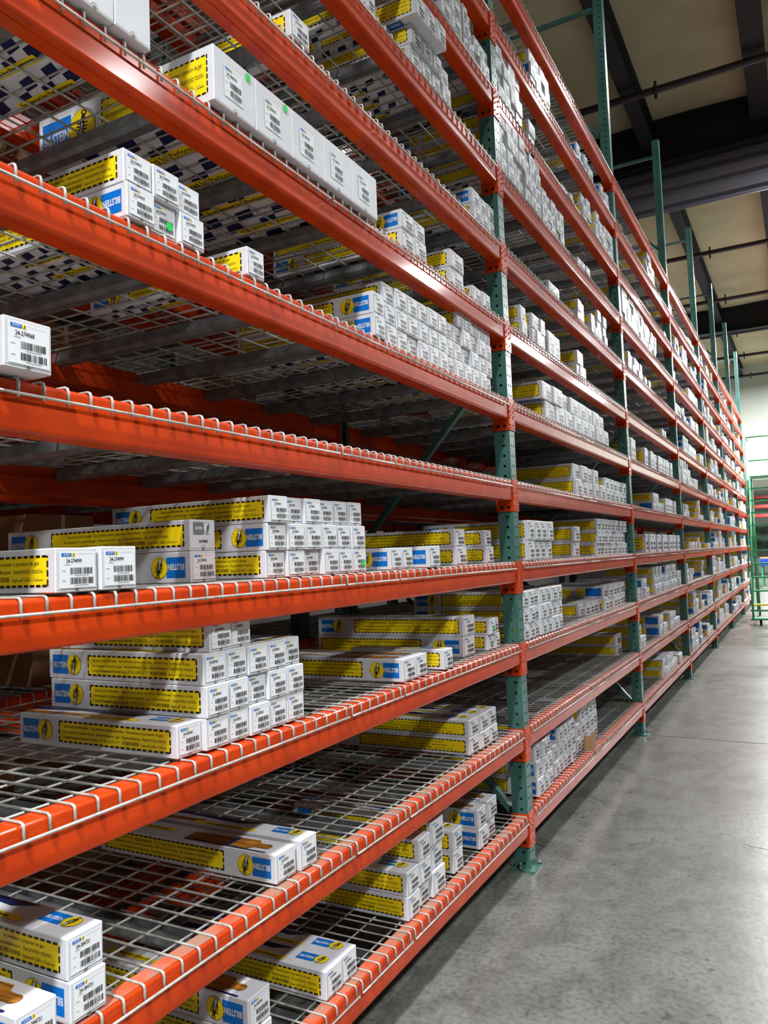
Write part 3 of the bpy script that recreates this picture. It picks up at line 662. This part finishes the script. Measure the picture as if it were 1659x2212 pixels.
(6,6,19.406,0.09,0.078,0.6,-0.004,[(0,6)],[0],'24-276061','b',[]),
(6,6,19.966,0.11,0.078,0.6,-0.019,[(0,6),(0,6),(0,6)],[0,0,0],'24-276061','b',[]),
(6,6,20.665,0.09,0.095,0.6,-0.011,[(0,5),(0,5)],[0,0],'24-276061','b',[]),
(6,6,21.247,0.1,0.085,0.6,-0.028,[(0,3),(0,3)],[0,1],'24-276061','b',[]),
(6,7,18.907,0.09,0.078,0.6,-0.007,[(0,2)],[0],'24-276061','b',[]),
(6,7,19.128,0.1,0.078,0.6,-0.008,[(0,3),(0,3),(0,3)],[0,0,0],'24-276061','b',[]),
(6,7,19.519,0.1,0.095,0.6,-0.04,[(0,4),(0,4)],[0,0],'24-276061','b',[]),
(6,7,20.518,0.11,0.095,0.6,-0.037,[(0,4),(0,2)],[1,0],'24-276061','b',[]),
(6,7,21.019,0.15,0.19,0.6,-0.035,[(0,3)],[1],'24-276061','b',[]),
(6,8,18.938,0.15,0.16,0.6,-0.048,[(0,2)],[0],'24-276061','b',[]),
(6,8,19.638,0.17,0.16,0.6,-0.056,[(0,4)],[0],'24-276061','b',[]),
(6,8,20.795,0.09,0.095,0.6,-0.012,[(0,5),(0,5)],[0,0],'24-276061','b',[]),
(6,8,21.297,0.1,0.085,0.6,-0.051,[(0,3)],[0],'24-276061','b',[]),
(6,9,19.029,0.1,0.078,0.6,-0.027,[(0,2),(0,2),(0,1)],[1,0,0],'24-276061','b',[]),
(6,9,19.584,0.17,0.16,0.6,-0.001,[(0,3)],[0],'24-276061','b',[]),
(6,9,20.202,0.1,0.095,0.6,-0.021,[(0,2),(0,2)],[1,0],'24-276061','b',[]),
(6,10,19.162,0.15,0.16,0.6,-0.053,[(0,6)],[0],'24-276061','b',[]),
(6,10,20.13,0.09,0.095,0.6,-0.007,[(0,5)],[0],'24-276061','b',[]),
(6,10,20.773,0.09,0.095,0.6,-0.028,[(0,5),(0,5),(0,3)],[1,0,0],'24-276061','b',[]),
(6,10,21.315,0.11,0.078,0.6,-0.041,[(0,2),(0,2),(0,1)],[1,0,1],'24-276061','b',[]),
(6,11,19.15,0.1,0.085,0.6,-0.006,[(0,4)],[0],'24-276061','b',[]),
(6,11,19.677,0.09,0.078,0.6,-0.019,[(0,2),(0,2)],[0,0],'24-276061','b',[]),
(6,11,19.896,0.1,0.078,0.6,-0.036,[(0,2),(0,2),(0,2)],[0,1,0],'24-276061','b',[]),
(6,11,20.12,0.15,0.19,0.6,-0.032,[(0,5)],[0],'24-276061','b',[]),
]

# ------------------------------------------------------------------ printing
TC = {}
def text2d(body, size, sx=1., bold=0.):
    """flat outline of some lettering: verts (2D, centred) and triangles"""
    key = (body, size, sx, bold)
    if key in TC: return TC[key]
    cu = bpy.data.curves.new('t','FONT'); cu.body = body; cu.size = size; cu.align_x = 'CENTER'; cu.align_y = 'CENTER'
    cu.resolution_u = 2; cu.offset = bold; cu.fill_mode = 'FRONT' if hasattr(cu,'fill_mode') else cu.fill_mode
    ob = bpy.data.objects.new('t', cu); COL.objects.link(ob)
    dg = bpy.context.evaluated_depsgraph_get(); me = bpy.data.meshes.new_from_object(ob.evaluated_get(dg))
    vs = [(v.co.x*sx, v.co.y) for v in me.vertices]; fs = [tuple(p.vertices) for p in me.polygons]
    bpy.data.objects.remove(ob); bpy.data.curves.remove(cu); bpy.data.meshes.remove(me)
    TC[key] = (vs, fs); return TC[key]
class Art:
    """collects flat shapes in panel coordinates (s, t) with a layer number"""
    def __init__(s): s.it = []
    def poly(s, pts, mat, lay=1): s.it.append(([tuple(p) for p in pts], [tuple(range(len(pts)))], mat, lay))
    def rect(s, a, b, c, d, mat, lay=1): s.poly([(a,c),(b,c),(b,d),(a,d)], mat, lay)
    def disc(s, x, y, r, mat, lay=1, n=24): s.poly([(x+r*math.cos(2*PI*k/n), y+r*math.sin(2*PI*k/n)) for k in range(n)], mat, lay)
    def ring(s, x, y, r, w, mat, lay=1, n=16):
        v = [(x+q*math.cos(2*PI*k/n), y+q*math.sin(2*PI*k/n)) for q in (r-w, r) for k in range(n)]
        s.it.append((v, [(k, n+k, n+(k+1)%n, (k+1)%n) for k in range(n)], mat, lay))
    def text(s, body, x, y, size, mat, lay=2, sx=1., bold=0., maxw=None, rot=0):
        vs, fs = text2d(body, size, 1., bold)
        if not vs: return
        w = max(v[0] for v in vs)-min(v[0] for v in vs)
        if maxw and w*sx > maxw: sx = maxw/w
        c, q = math.cos(rot), math.sin(rot)
        s.it.append(([(x+v[0]*sx*c-v[1]*q, y+v[0]*sx*q+v[1]*c) for v in vs], fs, mat, lay))
    def put(s, mb, P, e=.0004):                    # P(s,t,off) -> 3D
        for vs, fs, m_, lay in s.it: mb.add([P(v[0], v[1], lay*e) for v in vs], fs, m_)
    def sub(s, other, x, y, rot=0, sc=1.):
        c, q = math.cos(rot)*sc, math.sin(rot)*sc
        for vs, fs, m_, lay in other.it: s.it.append(([(x+v[0]*c-v[1]*q, y+v[0]*q+v[1]*c) for v in vs], fs, m_, lay))
def shock_icon():                                   # upright damper with spring coils, unit height about 1
    a = Art(); k = M['black']; w = M['white']
    a.ring(0,.42,.085,.04,k,2); a.rect(-.05,.05,.25,.36,k,2)
    for i in range(4):
        y = .2-i*.1; a.poly([(-.17,y),(.15,y+.06),(.17,y+.015),(-.15,y-.045)], k, 2)
    a.rect(-.06,.06,-.2,.3,k,2); a.rect(-.022,.018,-.44,.1,w,3)
    a.rect(-.13,.13,-.22,-.16,k,2)
    a.rect(-.095,.095,-.47,-.2,k,2); a.rect(-.055,-.02,-.45,-.24,w,3); a.rect(.03,.06,-.45,-.24,w,3)
    a.it = [([(x*1.4, y) for x,y in v], f, m_, l) for v,f,m_,l in a.it]
    return a
ICON = shock_icon()
def logo(h, bw=None):                               # blue field with lettering plus the yellow roundel; origin lower left
    a = Art(); bw = bw or h*1.22
    a.rect(0, bw, 0, h, M['blue'], 1)
    a.text('BILSTEIN', bw*.49, h*.46, h*.40, M['white'], 2, .78, h*.014, maxw=bw*.88)
    a.text('®', bw*.93, h*.70, h*.10, M['white'], 3)
    r = h*.54; cx = bw+r*.84
    a.disc(cx, h*.5, r, M['black'], 2, 28); a.disc(cx, h*.5, r*.965, M['yellow'], 3, 28)
    b = Art()
    for vs, fs, m_, lay in ICON.it: b.it.append((vs, fs, m_, lay+2))
    a.sub(b, cx, h*.5, -.22, h*.98)
    return a, cx+r
L1 = 'Gasdruck-Stoßdämpfer · Gas pressure shock absorber · Amortisseur à pression de gaz ·'
L2 = 'Amortiguador à presión de gas · Ammortizzatore a gas · Gasstötdämpare · Αμορτισέρ αερίου'
AR = ''.join(reversed('\uFEE3\uFEB4\uFE8E\uFECB\uFEAA\uFE8D\uFE95 \uFE91\uFE8E\uFEDF\uFED0\uFE8E\uFEAF \uFE8D\uFEDF\uFEE4\uFEC0\uFED0\uFEEE\uFEC1'))
L3 = 'Газонаполненные амортизаторы · ガス封入式ダンパー · 氣油壓式避震器 · ' + AR
def side_art(L, h, big=False):
    """long side: logo at the left end, framed yellow panel to the right"""
    a = Art(); lh = h*.66
    lg, wd = logo(lh); a.sub(lg, L*.02+.004, h*.17)
    s0 = max(L*.27, L*.02+wd+.03); s1 = L-.020; t0 = h*.16; t1 = h*.84
    a.rect(s0, s1, t0, t1, M['yellow'], 1)
    d = .0125; g = .0055; bw = .0034
    s = s0
    while s < s1-.004:
        e = min(s+d, s1); a.rect(s, e, t1-bw, t1+bw*.3, M['black'], 2); a.rect(s, e, t0-bw*.3, t0+bw, M['black'], 2); s += d+g
    t = t0+.001
    while t < t1-.004:
        e = min(t+d, t1); a.rect(s0-bw*.3, s0+bw, t, e, M['black'], 2); a.rect(s1-bw, s1+bw*.3, t, e, M['black'], 2); t += d+g
    wmax = (s1-s0)*.93; cx = (s0+s1)/2; H = t1-t0
    for i, tx in enumerate((L1, L2, L3)):
        a.text(tx, cx, t1-H*(.24+.26*i), H*.185, M['black'], 2, 1., 0., maxw=wmax)
    return a
def top_art(L, w, flip):
    a = Art(); m = w*.08
    a.poly([(.0,w*.55),(L*.30,w*.80),(L*.62,w*.62),(L*.72,w*.93),(0,w*.96)], M['navy'], 1)
    a.poly([(0,w*.10),(L*.44,w*.22),(L*.44,w*.50),(0,w*.46)], M['bronze'], 1)
    a.rect(L*.20,L*.22,w*.16,w*.48,M['navy'],2)
    a.rect(L*.40,L*.74,w*.12,w*.34,M['yellow'],2)
    a.text('Sportwagen zum Einbauen.', L*.57, w*.23, w*.19, M['black'], 3, .8, .0004, maxw=L*.32)
    lg, wd = logo(w*.46, w*.70)
    if not flip: a.sub(lg, L-wd-.03, w*.40)
    else:
        b = Art(); b.poly([(0,w*.16),(L*.34,w*.10),(L*.36,w*.30),(L*.36,w*.62),(L*.34,w*.84),(0,w*.66)], M['bronze'], 2)
        b.poly([(L*.355,w*.28),(L*.42,w*.32),(L*.42,w*.60),(L*.355,w*.64)], M['bronze'], 3); b.ring(L*.41,w*.46,w*.17,w*.07,M['bronze'],4); b.rect(L*.22,L*.245,w*.12,w*.80,M['navy'],3)
        b.poly([(0,w*.05),(L*.44,w*.02),(L*.44,w*.10),(0,w*.14)], M['navy'], 1)
        return b2(b, L, w)
    return a
def b2(b, L, w):
    a = Art(); a.sub(b, L*.50, 0); a.rect(L*.10,L*.40,w*.4,w*.62,M['yellow'],2)
    a.text('Sportwagen zum Einbauen.', L*.25, w*.51, w*.17, M['black'], 3, .8, .0004, maxw=L*.28, rot=PI)
    return a
def bottom_art(L, w):
    a = Art(); c = w*.40
    n = int(L*.62/c)
    for i in range(n):
        for j in range(2):
            if (i+j) % 2 == 0:
                x = L*.05+i*c; y = w*.08+j*c+.12*c*math.sin(i*.9); sk = .35*c
                a.poly([(x+sk*j,y),(x+c+sk*j,y+.12*c),(x+c+sk*(j+1),y+c),(x+sk*(j+1),y+c*.9)], M['navy'], 1)
    a.rect(L*.30,L*.30+w*1.9,w*.02,w*.26,M['yellow'],2); a.text('Engineered for Performance.', L*.30+w*.95, w*.14, w*.2, M['black'], 3, .85, .0004, maxw=w*1.75)
    a.rect(L*.78,L*.78+w*.7,w*.55,w*.92,M['blue'],2); a.text('BILSTEIN', L*.78+w*.35, w*.73, w*.17, M['white'], 3, .72, .0004, maxw=w*.6)
    return a
def carton(w, h, L, style, far=False, big=False):
    mb = MB(); r = .0022; wm = M['white']
    # body with small chamfers
    x0,x1,y0,y1,z0,z1 = -L,0,0,w,0,h
    vs = []
    for sx,x in ((-1,x0),(1,x1)):
        for sy,y in ((-1,y0),(1,y1)):
            for sz,z in ((-1,z0),(1,z1)):
                vs += [(x,y-sy*r,z-sz*r),(x-sx*r,y,z-sz*r),(x-sx*r,y-sy*r,z)]
    bm = bmesh.new()
    for v in vs: bm.verts.new(v)
    bmesh.ops.convex_hull(bm, input=bm.verts)
    bm.normal_update(); bm.verts.index_update()
    mb.add([v.co[:] for v in bm.verts], [tuple(v.index for v in f.verts) for f in bm.faces], wm); bm.free()
    sa = side_art(L, h, big)
    if style == 'B': P = lambda s,t,o: (-s, -o, h-t)
    else: P = lambda s,t,o: (s-L, -o, t)
    sa.put(mb, P)
    top_art(L, w, style=='B').put(mb, lambda s,t,o: (s-L, t, h+o))
    bottom_art(L, w).put(mb, lambda s,t,o: (s-L, w-t, -o))
    # closing flap line, thumb notch on the end
    e = Art(); e.rect(.002,w-.002,.0055,.0063,M['flap'],1)
    n = 10; rr = .009; e.it.append(([(w/2+q*math.cos(PI*k/n), .006+q*math.sin(PI*k/n)) for q in (rr-.0012, rr) for k in range(n+1)], [(k,n+1+k,n+2+k,k+1) for k in range(n)], M['flap'], 1))
    e.disc(w/2, .0045, rr*.55, M['flap'], 1, 10)
    e.put(mb, lambda s,t,o: (o, s, t))
    return mb.mesh('shock_absorber_box')
def label_mesh(w, h, num, big=False, grey=False):
    a = Art(); rnd = random.Random(num)
    if grey:
        a.rect(w*.12,w*.52,h*.52,h*.92,M['grey'],1); a.text('BILSTEIN', w*.32, h*.72, h*.12, M['paper'], 2, .7, .0003, maxw=w*.34)
        a.disc(w*.68,h*.72,h*.2,M['grey'],1,20); a.disc(w*.68,h*.72,h*.19,M['paper'],2,20)
        bb = Art(); bb.it = [(v,f,M['grey'],l+2) for v,f,m_,l in ICON.it if m_ is not M['white']]; a.sub(bb, w*.68, h*.72, -.2, h*.34)
        a.text(num, w*.5, h*.30, h*.11, M['black'], 2, .9, .0003)
        mb = MB(); a.put(mb, lambda s,t,o: (.0008+o*1.2, s, t)); return mb.mesh('address_label')
    if big: lw, lh = .075, .085; a0 = (w-lw)*.42; b0 = h*.50-lh*.5
    else: lw, lh = w*.86, h*.82; a0 = w*.08; b0 = h*.10
    a.rect(a0, a0+lw, b0, b0+lh, M['paper'], 1)
    X = lambda f: a0+lw*f; Yq = lambda f: b0+lh*f
    a.rect(X(.06),X(.33),Yq(.86),Yq(.95),M['blue'],2); a.text('BILSTEIN', X(.195), Yq(.905), lh*.065, M['white'], 3, .8, .0001, maxw=lw*.24)
    a.rect(X(.34),X(.43),Yq(.86),Yq(.95),M['yellow'],2); a.poly([(X(.37),Yq(.865)),(X(.39),Yq(.865)),(X(.41),Yq(.945)),(X(.39),Yq(.945))],M['black'],3)
    a.rect(X(.47),X(.92),Yq(.925),Yq(.93),M['grey'],2)
    a.text(num, X(.40), Yq(.73), lh*.15, M['black'], 2, .8, .0002, maxw=lw*.56)
    a.rect(X(.14),X(.30),Yq(.625),Yq(.64),M['grey'],2)
    for y0_, y1_, x1_ in ((.37,.55,.92),(.10,.28,.94)):
        x = .30
        while x < x1_:
            bw = rnd.choice((.008,.008,.016,.024)); a.rect(X(x),X(min(x+bw,x1_)),Yq(y0_),Yq(y1_),M['black'],2); x += bw+rnd.choice((.008,.010,.018))
        a.rect(X(.42),X(.80),Yq(y0_-.045),Yq(y0_-.03),M['grey'],2)
        a.rect(X(.07),X(.17),Yq(y0_+.09),Yq(y0_+.105),M['grey'],2)
    mb = MB(); a.put(mb, lambda s,t,o: (.0008+o*1.2, s, t)); return mb.mesh('address_label')

CM, LM = {}, {}
def q(v, s=.004): return max(s, round(v/s)*s)
boxes = []                                        # every box: (size in view, dict)
per_shelf = {}
for bay, lv, y0, w, h, L, x, rows, st, num, kind, dots in LAYOUT:
    per_shelf.setdefault((bay,lv), []).append((y0,)); 
for row in LAYOUT:
    bay, lv, y0, w, h, L, x, rows, st, num, kind, dots = row
    rk = sorted(v[0] for v in per_shelf[(bay,lv)]).index(y0)
    base = int(kind[3]) if kind.startswith('top') else 0
    zb0 = ZT[lv] + .0005 + base*(.0768 if lv == 4 else .0788 if lv == 6 else .0828)
    rnd = random.Random(int(y0*1000)+lv*77)
    wq = q(w-.0012, .002)
    if wq > w-.0004: wq -= .002
    hq = q(h-.0006, .001)
    for r, (off, n) in enumerate(rows):
        for c in range(n):
            yy = y0+(off+c)*w; zz_ = zb0+r*(hq+.0008)
            d = (Vector((x, yy, zz_))-CAM).length
            boxes.append((w*h*abs(x-CAM.x)/d**3, dict(bay=bay,lv=lv,rk=rk,nst=len(per_shelf[(bay,lv)]),r=r+base,c=c,n=n,nr=len(rows),y=yy,z=zz_,x=x+(0 if kind=='c' else rnd.choice((0,0,0,-.004,.003,-.009,.005,-.003,-.013))),
                 w=wq,h=hq,L=L,st='AB'[st[r%len(st)]],num=num,kind=kind,dot=(r,c) in [tuple(t) for t in dots],rz=0 if kind=='c' else rnd.uniform(-.003,.003))))
boxes.sort(key=lambda b: -b[0])
ind = [b[1] for b in boxes if b[1]['kind'] == 'c']
ind += [b[1] for b in boxes if b[1]['kind'] != 'c'][:300]
rest = [b[1] for b in boxes if b[1]['kind'] != 'c'][300:]
NUMW = ['','one','two','three','four','five','six','seven','eight','nine','ten','eleven','twelve']
COLR = ['bottom layer','second layer','third layer','fourth layer','fifth layer']
dotme = MB(); dotme.add([(0,.011*math.cos(2*PI*k/20),.011*math.sin(2*PI*k/20)) for k in range(20)], [tuple(range(20))], M['greendot']); dotme = dotme.mesh('dot_sticker')
for b in ind:
    key = (b['w'],b['h'],b['L'],b['st'])
    if key not in CM: CM[key] = carton(b['w'],b['h'],b['L'],b['st'])
    gy = b['num']=='24-275002' and b['r']==1
    lk = (b['w'],b['h'],b['num'],b['kind']=='c',gy)
    if lk not in LM: LM[lk] = label_mesh(b['w'],b['h'],b['num'],b['kind']=='c',gy)
    o = link('large_carton' if b['kind']=='c' else 'shock_absorber_box', CM[key], None, (b['x'],b['y'],b['z'])); o.rotation_euler = (0,0,b['rz'])
    adj = 'large white carton' if b['kind']=='c' else ('tall white box' if b['h']>.11 else 'white box')
    if b['dot']: adj = 'green-dotted ' + adj
    elif b['st'] == 'B' and b['c'] == 0: adj = 'blue-logo ' + adj
    o['label'] = '%s, %s, %s of %s in %s stack, %s shelf, %s' % (adj, COLR[b['r']], nth(b['c']), NUMW[b['n']], nth(b['rk']), ORD[b['lv']], BAYN[b['bay']])
    o['category'] = 'carton' if b['kind']=='c' else 'box'
    o['group'] = ('large cartons on the %s shelf' if b['kind']=='c' else 'boxes on the %s shelf') % ORD[b['lv']] + ', ' + BAYN[b['bay']]
    link('address_label', LM[lk], o)
    if b['dot']:
        link('dot_sticker', dotme, o, (.0022, b['w']*.72 if b['kind']!='c' else b['w']*.82, b['h']*.40 if b['kind']!='c' else b['h']*.88))
# smaller boxes farther off: one heap of stock, each still a printed carton
mb = MB()
for b in rest:
    x,y,z,w,h,L = b['x'],b['y'],b['z'],b['w'],b['h'],b['L']
    mb.box(x-L,x,y,y+w,z,z+h,M['white'])
    e = .0012
    if b['st']=='B':
        mb.add([(x-.13,y-e,z+h*.17),(x-.015,y-e,z+h*.17),(x-.015,y-e,z+h*.83),(x-.13,y-e,z+h*.83)], [(0,1,2,3)], M['blue'])
        cx,cz,rr = x-.165,z+h*.5,h*.36
        mb.add([(cx+rr*math.cos(2*PI*k/12),y-e*1.5,cz+rr*math.sin(2*PI*k/12)) for k in range(12)], [tuple(range(12))], M['yellow'])
        mb.add([(x-L+.02,y-e,z+h*.17),(x-.24,y-e,z+h*.17),(x-.24,y-e,z+h*.83),(x-L+.02,y-e,z+h*.83)], [(0,1,2,3)], M['yellow'])
    else:
        a0,a1 = x-L*.73,x-.02
        mb.add([(a0,y-e,z+h*.17),(a1,y-e,z+h*.17),(a1,y-e,z+h*.83),(a0,y-e,z+h*.83)], [(0,1,2,3)], M['yellow'])
        s = a0
        while s < a1-.01:
            for t in (z+h*.17, z+h*.80): mb.add([(s,y-2*e,t),(s+.02,y-2*e,t),(s+.02,y-2*e,t+.003),(s,y-2*e,t+.003)], [(0,1,2,3)], M['black'])
            s += .03
        for t in (.36,.52,.68): mb.add([(a0+.05,y-2*e,z+h*t),(a1-.03,y-2*e,z+h*t),(a1-.03,y-2*e,z+h*(t+.035)),(a0+.05,y-2*e,z+h*(t+.035))], [(0,1,2,3)], M['black'])
    for t0,t1,m_ in ((.14,.30,'black'),(.40,.56,'black')):
        nb = 7
        for k in range(nb):
            yy = y+w*(.30+.6*k/nb); mb.add([(x+e,yy,z+h*t0),(x+e,yy+w*.05,z+h*t0),(x+e,yy+w*.05,z+h*t1),(x+e,yy,z+h*t1)], [(0,1,2,3)], M[m_])
    mb.add([(x+e,y+w*.1,z+h*.82),(x+e,y+w*.4,z+h*.82),(x+e,y+w*.4,z+h*.9),(x+e,y+w*.1,z+h*.9)], [(0,1,2,3)], M['blue'])
tag(link('distant_box_stock', mb.mesh('distant_box_stock')), 'hundreds of small white boxes stacked on the far bays', 'boxes', kind='stuff')

# brown cartons on the row behind, seen through the near bay
rnd = random.Random(3)
kc = 0
def kraft(x, y, z, w, h, L, lab):
    mb = MB(); mb.box(-L,0,0,w,0,h,M['kraft'])
    o = link('cardboard_carton', mb.mesh('cardboard_carton'), None, (x,y,z)); tag(o, lab, 'cardboard carton', 'brown cartons on the row behind')
    t = MB(); t.box(-L-.0006,.0006,w*.47,w*.53,h,h+.0006,M['paper']); t.box(.0,.0006,w*.47,w*.53,h*.7,h,M['paper']); link('tape', t.mesh('tape'), o)
for lv, ys in ((3,(1.0,1.45,2.0)),(2,(1.6,2.3,3.0)),(4,(2.0,2.9)),(1,(2.1,2.9)),(5,(1.2,2.6)),(6,(2.0,3.1)),(7,(1.4,2.4)),(8,(1.1,2.0,2.9))):
    for i, y in enumerate(ys):
        kraft(XB-.06-rnd.uniform(0,.1), y, ZT[lv]+.001, rnd.uniform(.30,.42), rnd.uniform(.18,.28), rnd.uniform(.4,.6), 'plain brown carton, %s from the left on the %s shelf of the row behind' % (nth(i), ORD[lv]))

# torn open brown flap among the low boxes of the second bay
mb = MB(); mb.box(-.004,0,0,.10,0,.10,M['kraft']); mb.box(-.05,-.004,0,.004,0,.09,M['kraft'])
o = link('torn_cardboard', mb.mesh('torn_cardboard'), None, (.0,4.98,ZT[1]+.001)); tag(o, 'torn piece of brown cardboard leaning on the low boxes of the second bay', 'cardboard')
# ------------------------------------------------------------------ rolling ladder near the aisle end
t = empty('rolling_ladder', (.30, 16.2, 0)); tag(t, 'green steel rolling ladder parked at the far end of the aisle', 'ladder')
G = M['ladder']
LW = .76
def tb(pts, r=.017, m_=G, nm='rail'):
    mb = MB(); mb.tube(pts, r, m_, 8); return link(nm, mb.mesh(nm), t)
NS = 11; rise = .255; run = .16
for x in (0, LW):
    tb([(x,0,.12),(x,NS*run,.12+NS*rise)], .019, nm='stringer')
    tb([(x,NS*run+.0,.1),(x,NS*run,.12+NS*rise+.0)], .019, nm='rear_post')
    tb([(x,NS*run+.55,.1),(x,NS*run+.55,.12+NS*rise)], .019, nm='rear_post')
    tb([(x-.03,-.02,.9),(x-.03,NS*run-.05,.95+NS*rise),(x-.03,NS*run+.55,.95+NS*rise)], .014, nm='handrail')
    tb([(x,0,.1),(x,NS*run+.55,.1)], .017, nm='base_rail')
    tb([(x,NS*run,1.2),(x,NS*run+.55,2.3)], .012, nm='brace'); tb([(x,NS*run*.5,.12+NS*rise*.5),(x,NS*run+.55,1.1)], .012, nm='brace')
tb([(0,.0,.12),(0,-.02,.9)], .015, nm='front_post'); tb([(LW,.0,.12),(LW,-.02,.9)], .015, nm='front_post')
for i in range(1, NS+1):
    mb = MB(); d = .17 if i < NS else .6
    mb.box(-.01,LW+.01,i*run-.02,i*run+d-.02,.10+i*rise,.128+i*rise, G if i != 1 else M['yellow'])
    tag(link('step', mb.mesh('step'), t), 'yellow edged lowest step' if i == 1 else None)
mb = MB(); mb.box(-.04,LW+.04,-.05,.3,.10,.13,G); mb.box(-.04,LW+.04,-.02,.0,.26,.29,G); link('front_frame', mb.mesh('front_frame'), t)
tb([(-.03,NS*run,.95+NS*rise),(LW+.03,NS*run,.95+NS*rise)], .014, nm='top_rail'); tb([(-.03,NS*run+.5,.5+NS*rise),(LW+.03,NS*run+.5,.5+NS*rise)], .014, nm='top_rail')
for x, y in ((.12,.12),(LW-.12,.12),(0,NS*run+.5),(LW,NS*run+.5)):
    mb = MB(); mb.cyl((x-.018,y,.055), .055, .036, M['rubber'], 16, 'x'); mb.box(x-.024,x+.024,y-.02,y+.02,.06,.11,M['galv']); link('caster', mb.mesh('caster'), t)

# ------------------------------------------------------------------ things seen through the opening at the end, plus an added fill lamp
def far_rack(x0, y, lab):
    t = empty('pallet_rack', (x0,y,0)); tag(t, lab, 'rack', 'racks beyond the opening')
    for x in (0,2.7):
        for dy in (0,1.0):
            mb = MB(); mb.box(x-.04,x+.04,dy-.04,dy+.04,0,3.7,M['green']); link('post', mb.mesh('post'), t)
    for z in (2.75,3.15,3.55):
        for dy in (-.03,1.03):
            mb = MB(); mb.box(.04,2.66,dy-.02,dy+.02,z-.06,z+.06,M['red']); link('beam', mb.mesh('beam'), t)
far_rack(-1.6, 38, 'red beamed pallet rack beyond the opening, behind the ladder')
far_rack(1.3, 38, 'red beamed pallet rack beyond the opening, at the right edge')
t = empty('fill_lamp', (.6,36,3.70)); tag(t, 'added strip lamp that brightens the low room beyond the opening', 'lamp')  # extra lamp, added only to brighten the low room behind the ladder
mb = MB(); mb.box(-.6,.6,-.08,.08,0,.08,M['lamp_body']); link('housing', mb.mesh('housing'), t)
mb = MB(); mb.box(-.58,.58,-.06,.06,-.01,0,M['lens']); link('tube', mb.mesh('tube'), t)
ld = bpy.data.lights.new('room_fill_light','AREA'); ld.shape='RECTANGLE'; ld.size=1.1; ld.size_y=.1; ld.energy=800; lo = bpy.data.objects.new('bulb', ld); COL.objects.link(lo); lo.parent=t; lo.location=(0,0,-.03)
t = empty('workbench', (-.2,30.2,0)); tag(t, 'blue fronted workbench beyond the ladder', 'workbench')
mb = MB(); mb.box(0,3,0,.8,.98,1.03,M['kraft']); link('top', mb.mesh('top'), t)
mb = MB(); mb.box(0,3,-.02,.0,.75,.98,M['bluepaint']); link('apron', mb.mesh('apron'), t)
for x in (.05,2.95):
    for y in (.05,.75):
        mb = MB(); mb.box(x-.03,x+.03,y-.03,y+.03,0,.98,M['ladder']); link('leg', mb.mesh('leg'), t)
for i,(x,z,s) in enumerate(((.35,1.03,.13),(.75,1.03,.12),(1.1,1.03,.14))):
    mb = MB(); mb.lathe((0,0,0), [(s*.5,0),(s*.6,s*.8),(s*.3,s*1.3),(s*.25,s*1.9)], M['paper'], 14)
    o = link('white_jug', mb.mesh('white_jug'), None, (x,30.5,z)); tag(o, 'small white jug on the far workbench, %s from the left' % nth(i), 'jug', 'jugs on the workbench')
    c = MB(); c.cyl((0,0,s*1.9), s*.22, .03, M['red'], 12); link('cap', c.mesh('cap'), o)
for i,(x,z) in enumerate(((.3,0),(.85,0),(.4,.32))):
    mb = MB(); mb.box(0,.45,0,.4,0,.3,M['kraft']); o = link('cardboard_carton', mb.mesh('carton'), None, (x,30.35,z)); tag(o, 'brown carton under the far workbench, ' + ('at the left on the floor','at the right on the floor','on top of another')[i], 'cardboard carton', 'cartons under the workbench')
    tp = MB(); tp.box(0,.45,.18,.22,.3,.301,M['paper']); link('tape', tp.mesh('tape'), o)
mb = MB(); mb.lathe((0,0,0), [(.15,0),(.2,.22),(.22,.24),(.22,.26),(.19,.26)], M['bluepaint'], 20)
o = link('blue_bin', mb.mesh('blue_bin'), None, (.62,25.5,0)); tag(o, 'small blue plastic bin on the floor beyond the ladder', 'bin')
rim = MB(); rim.lathe((0,0,.25), [(.225,0),(.235,.01),(.225,.02)], M['bluepaint'], 20); link('rim', rim.mesh('rim'), o)
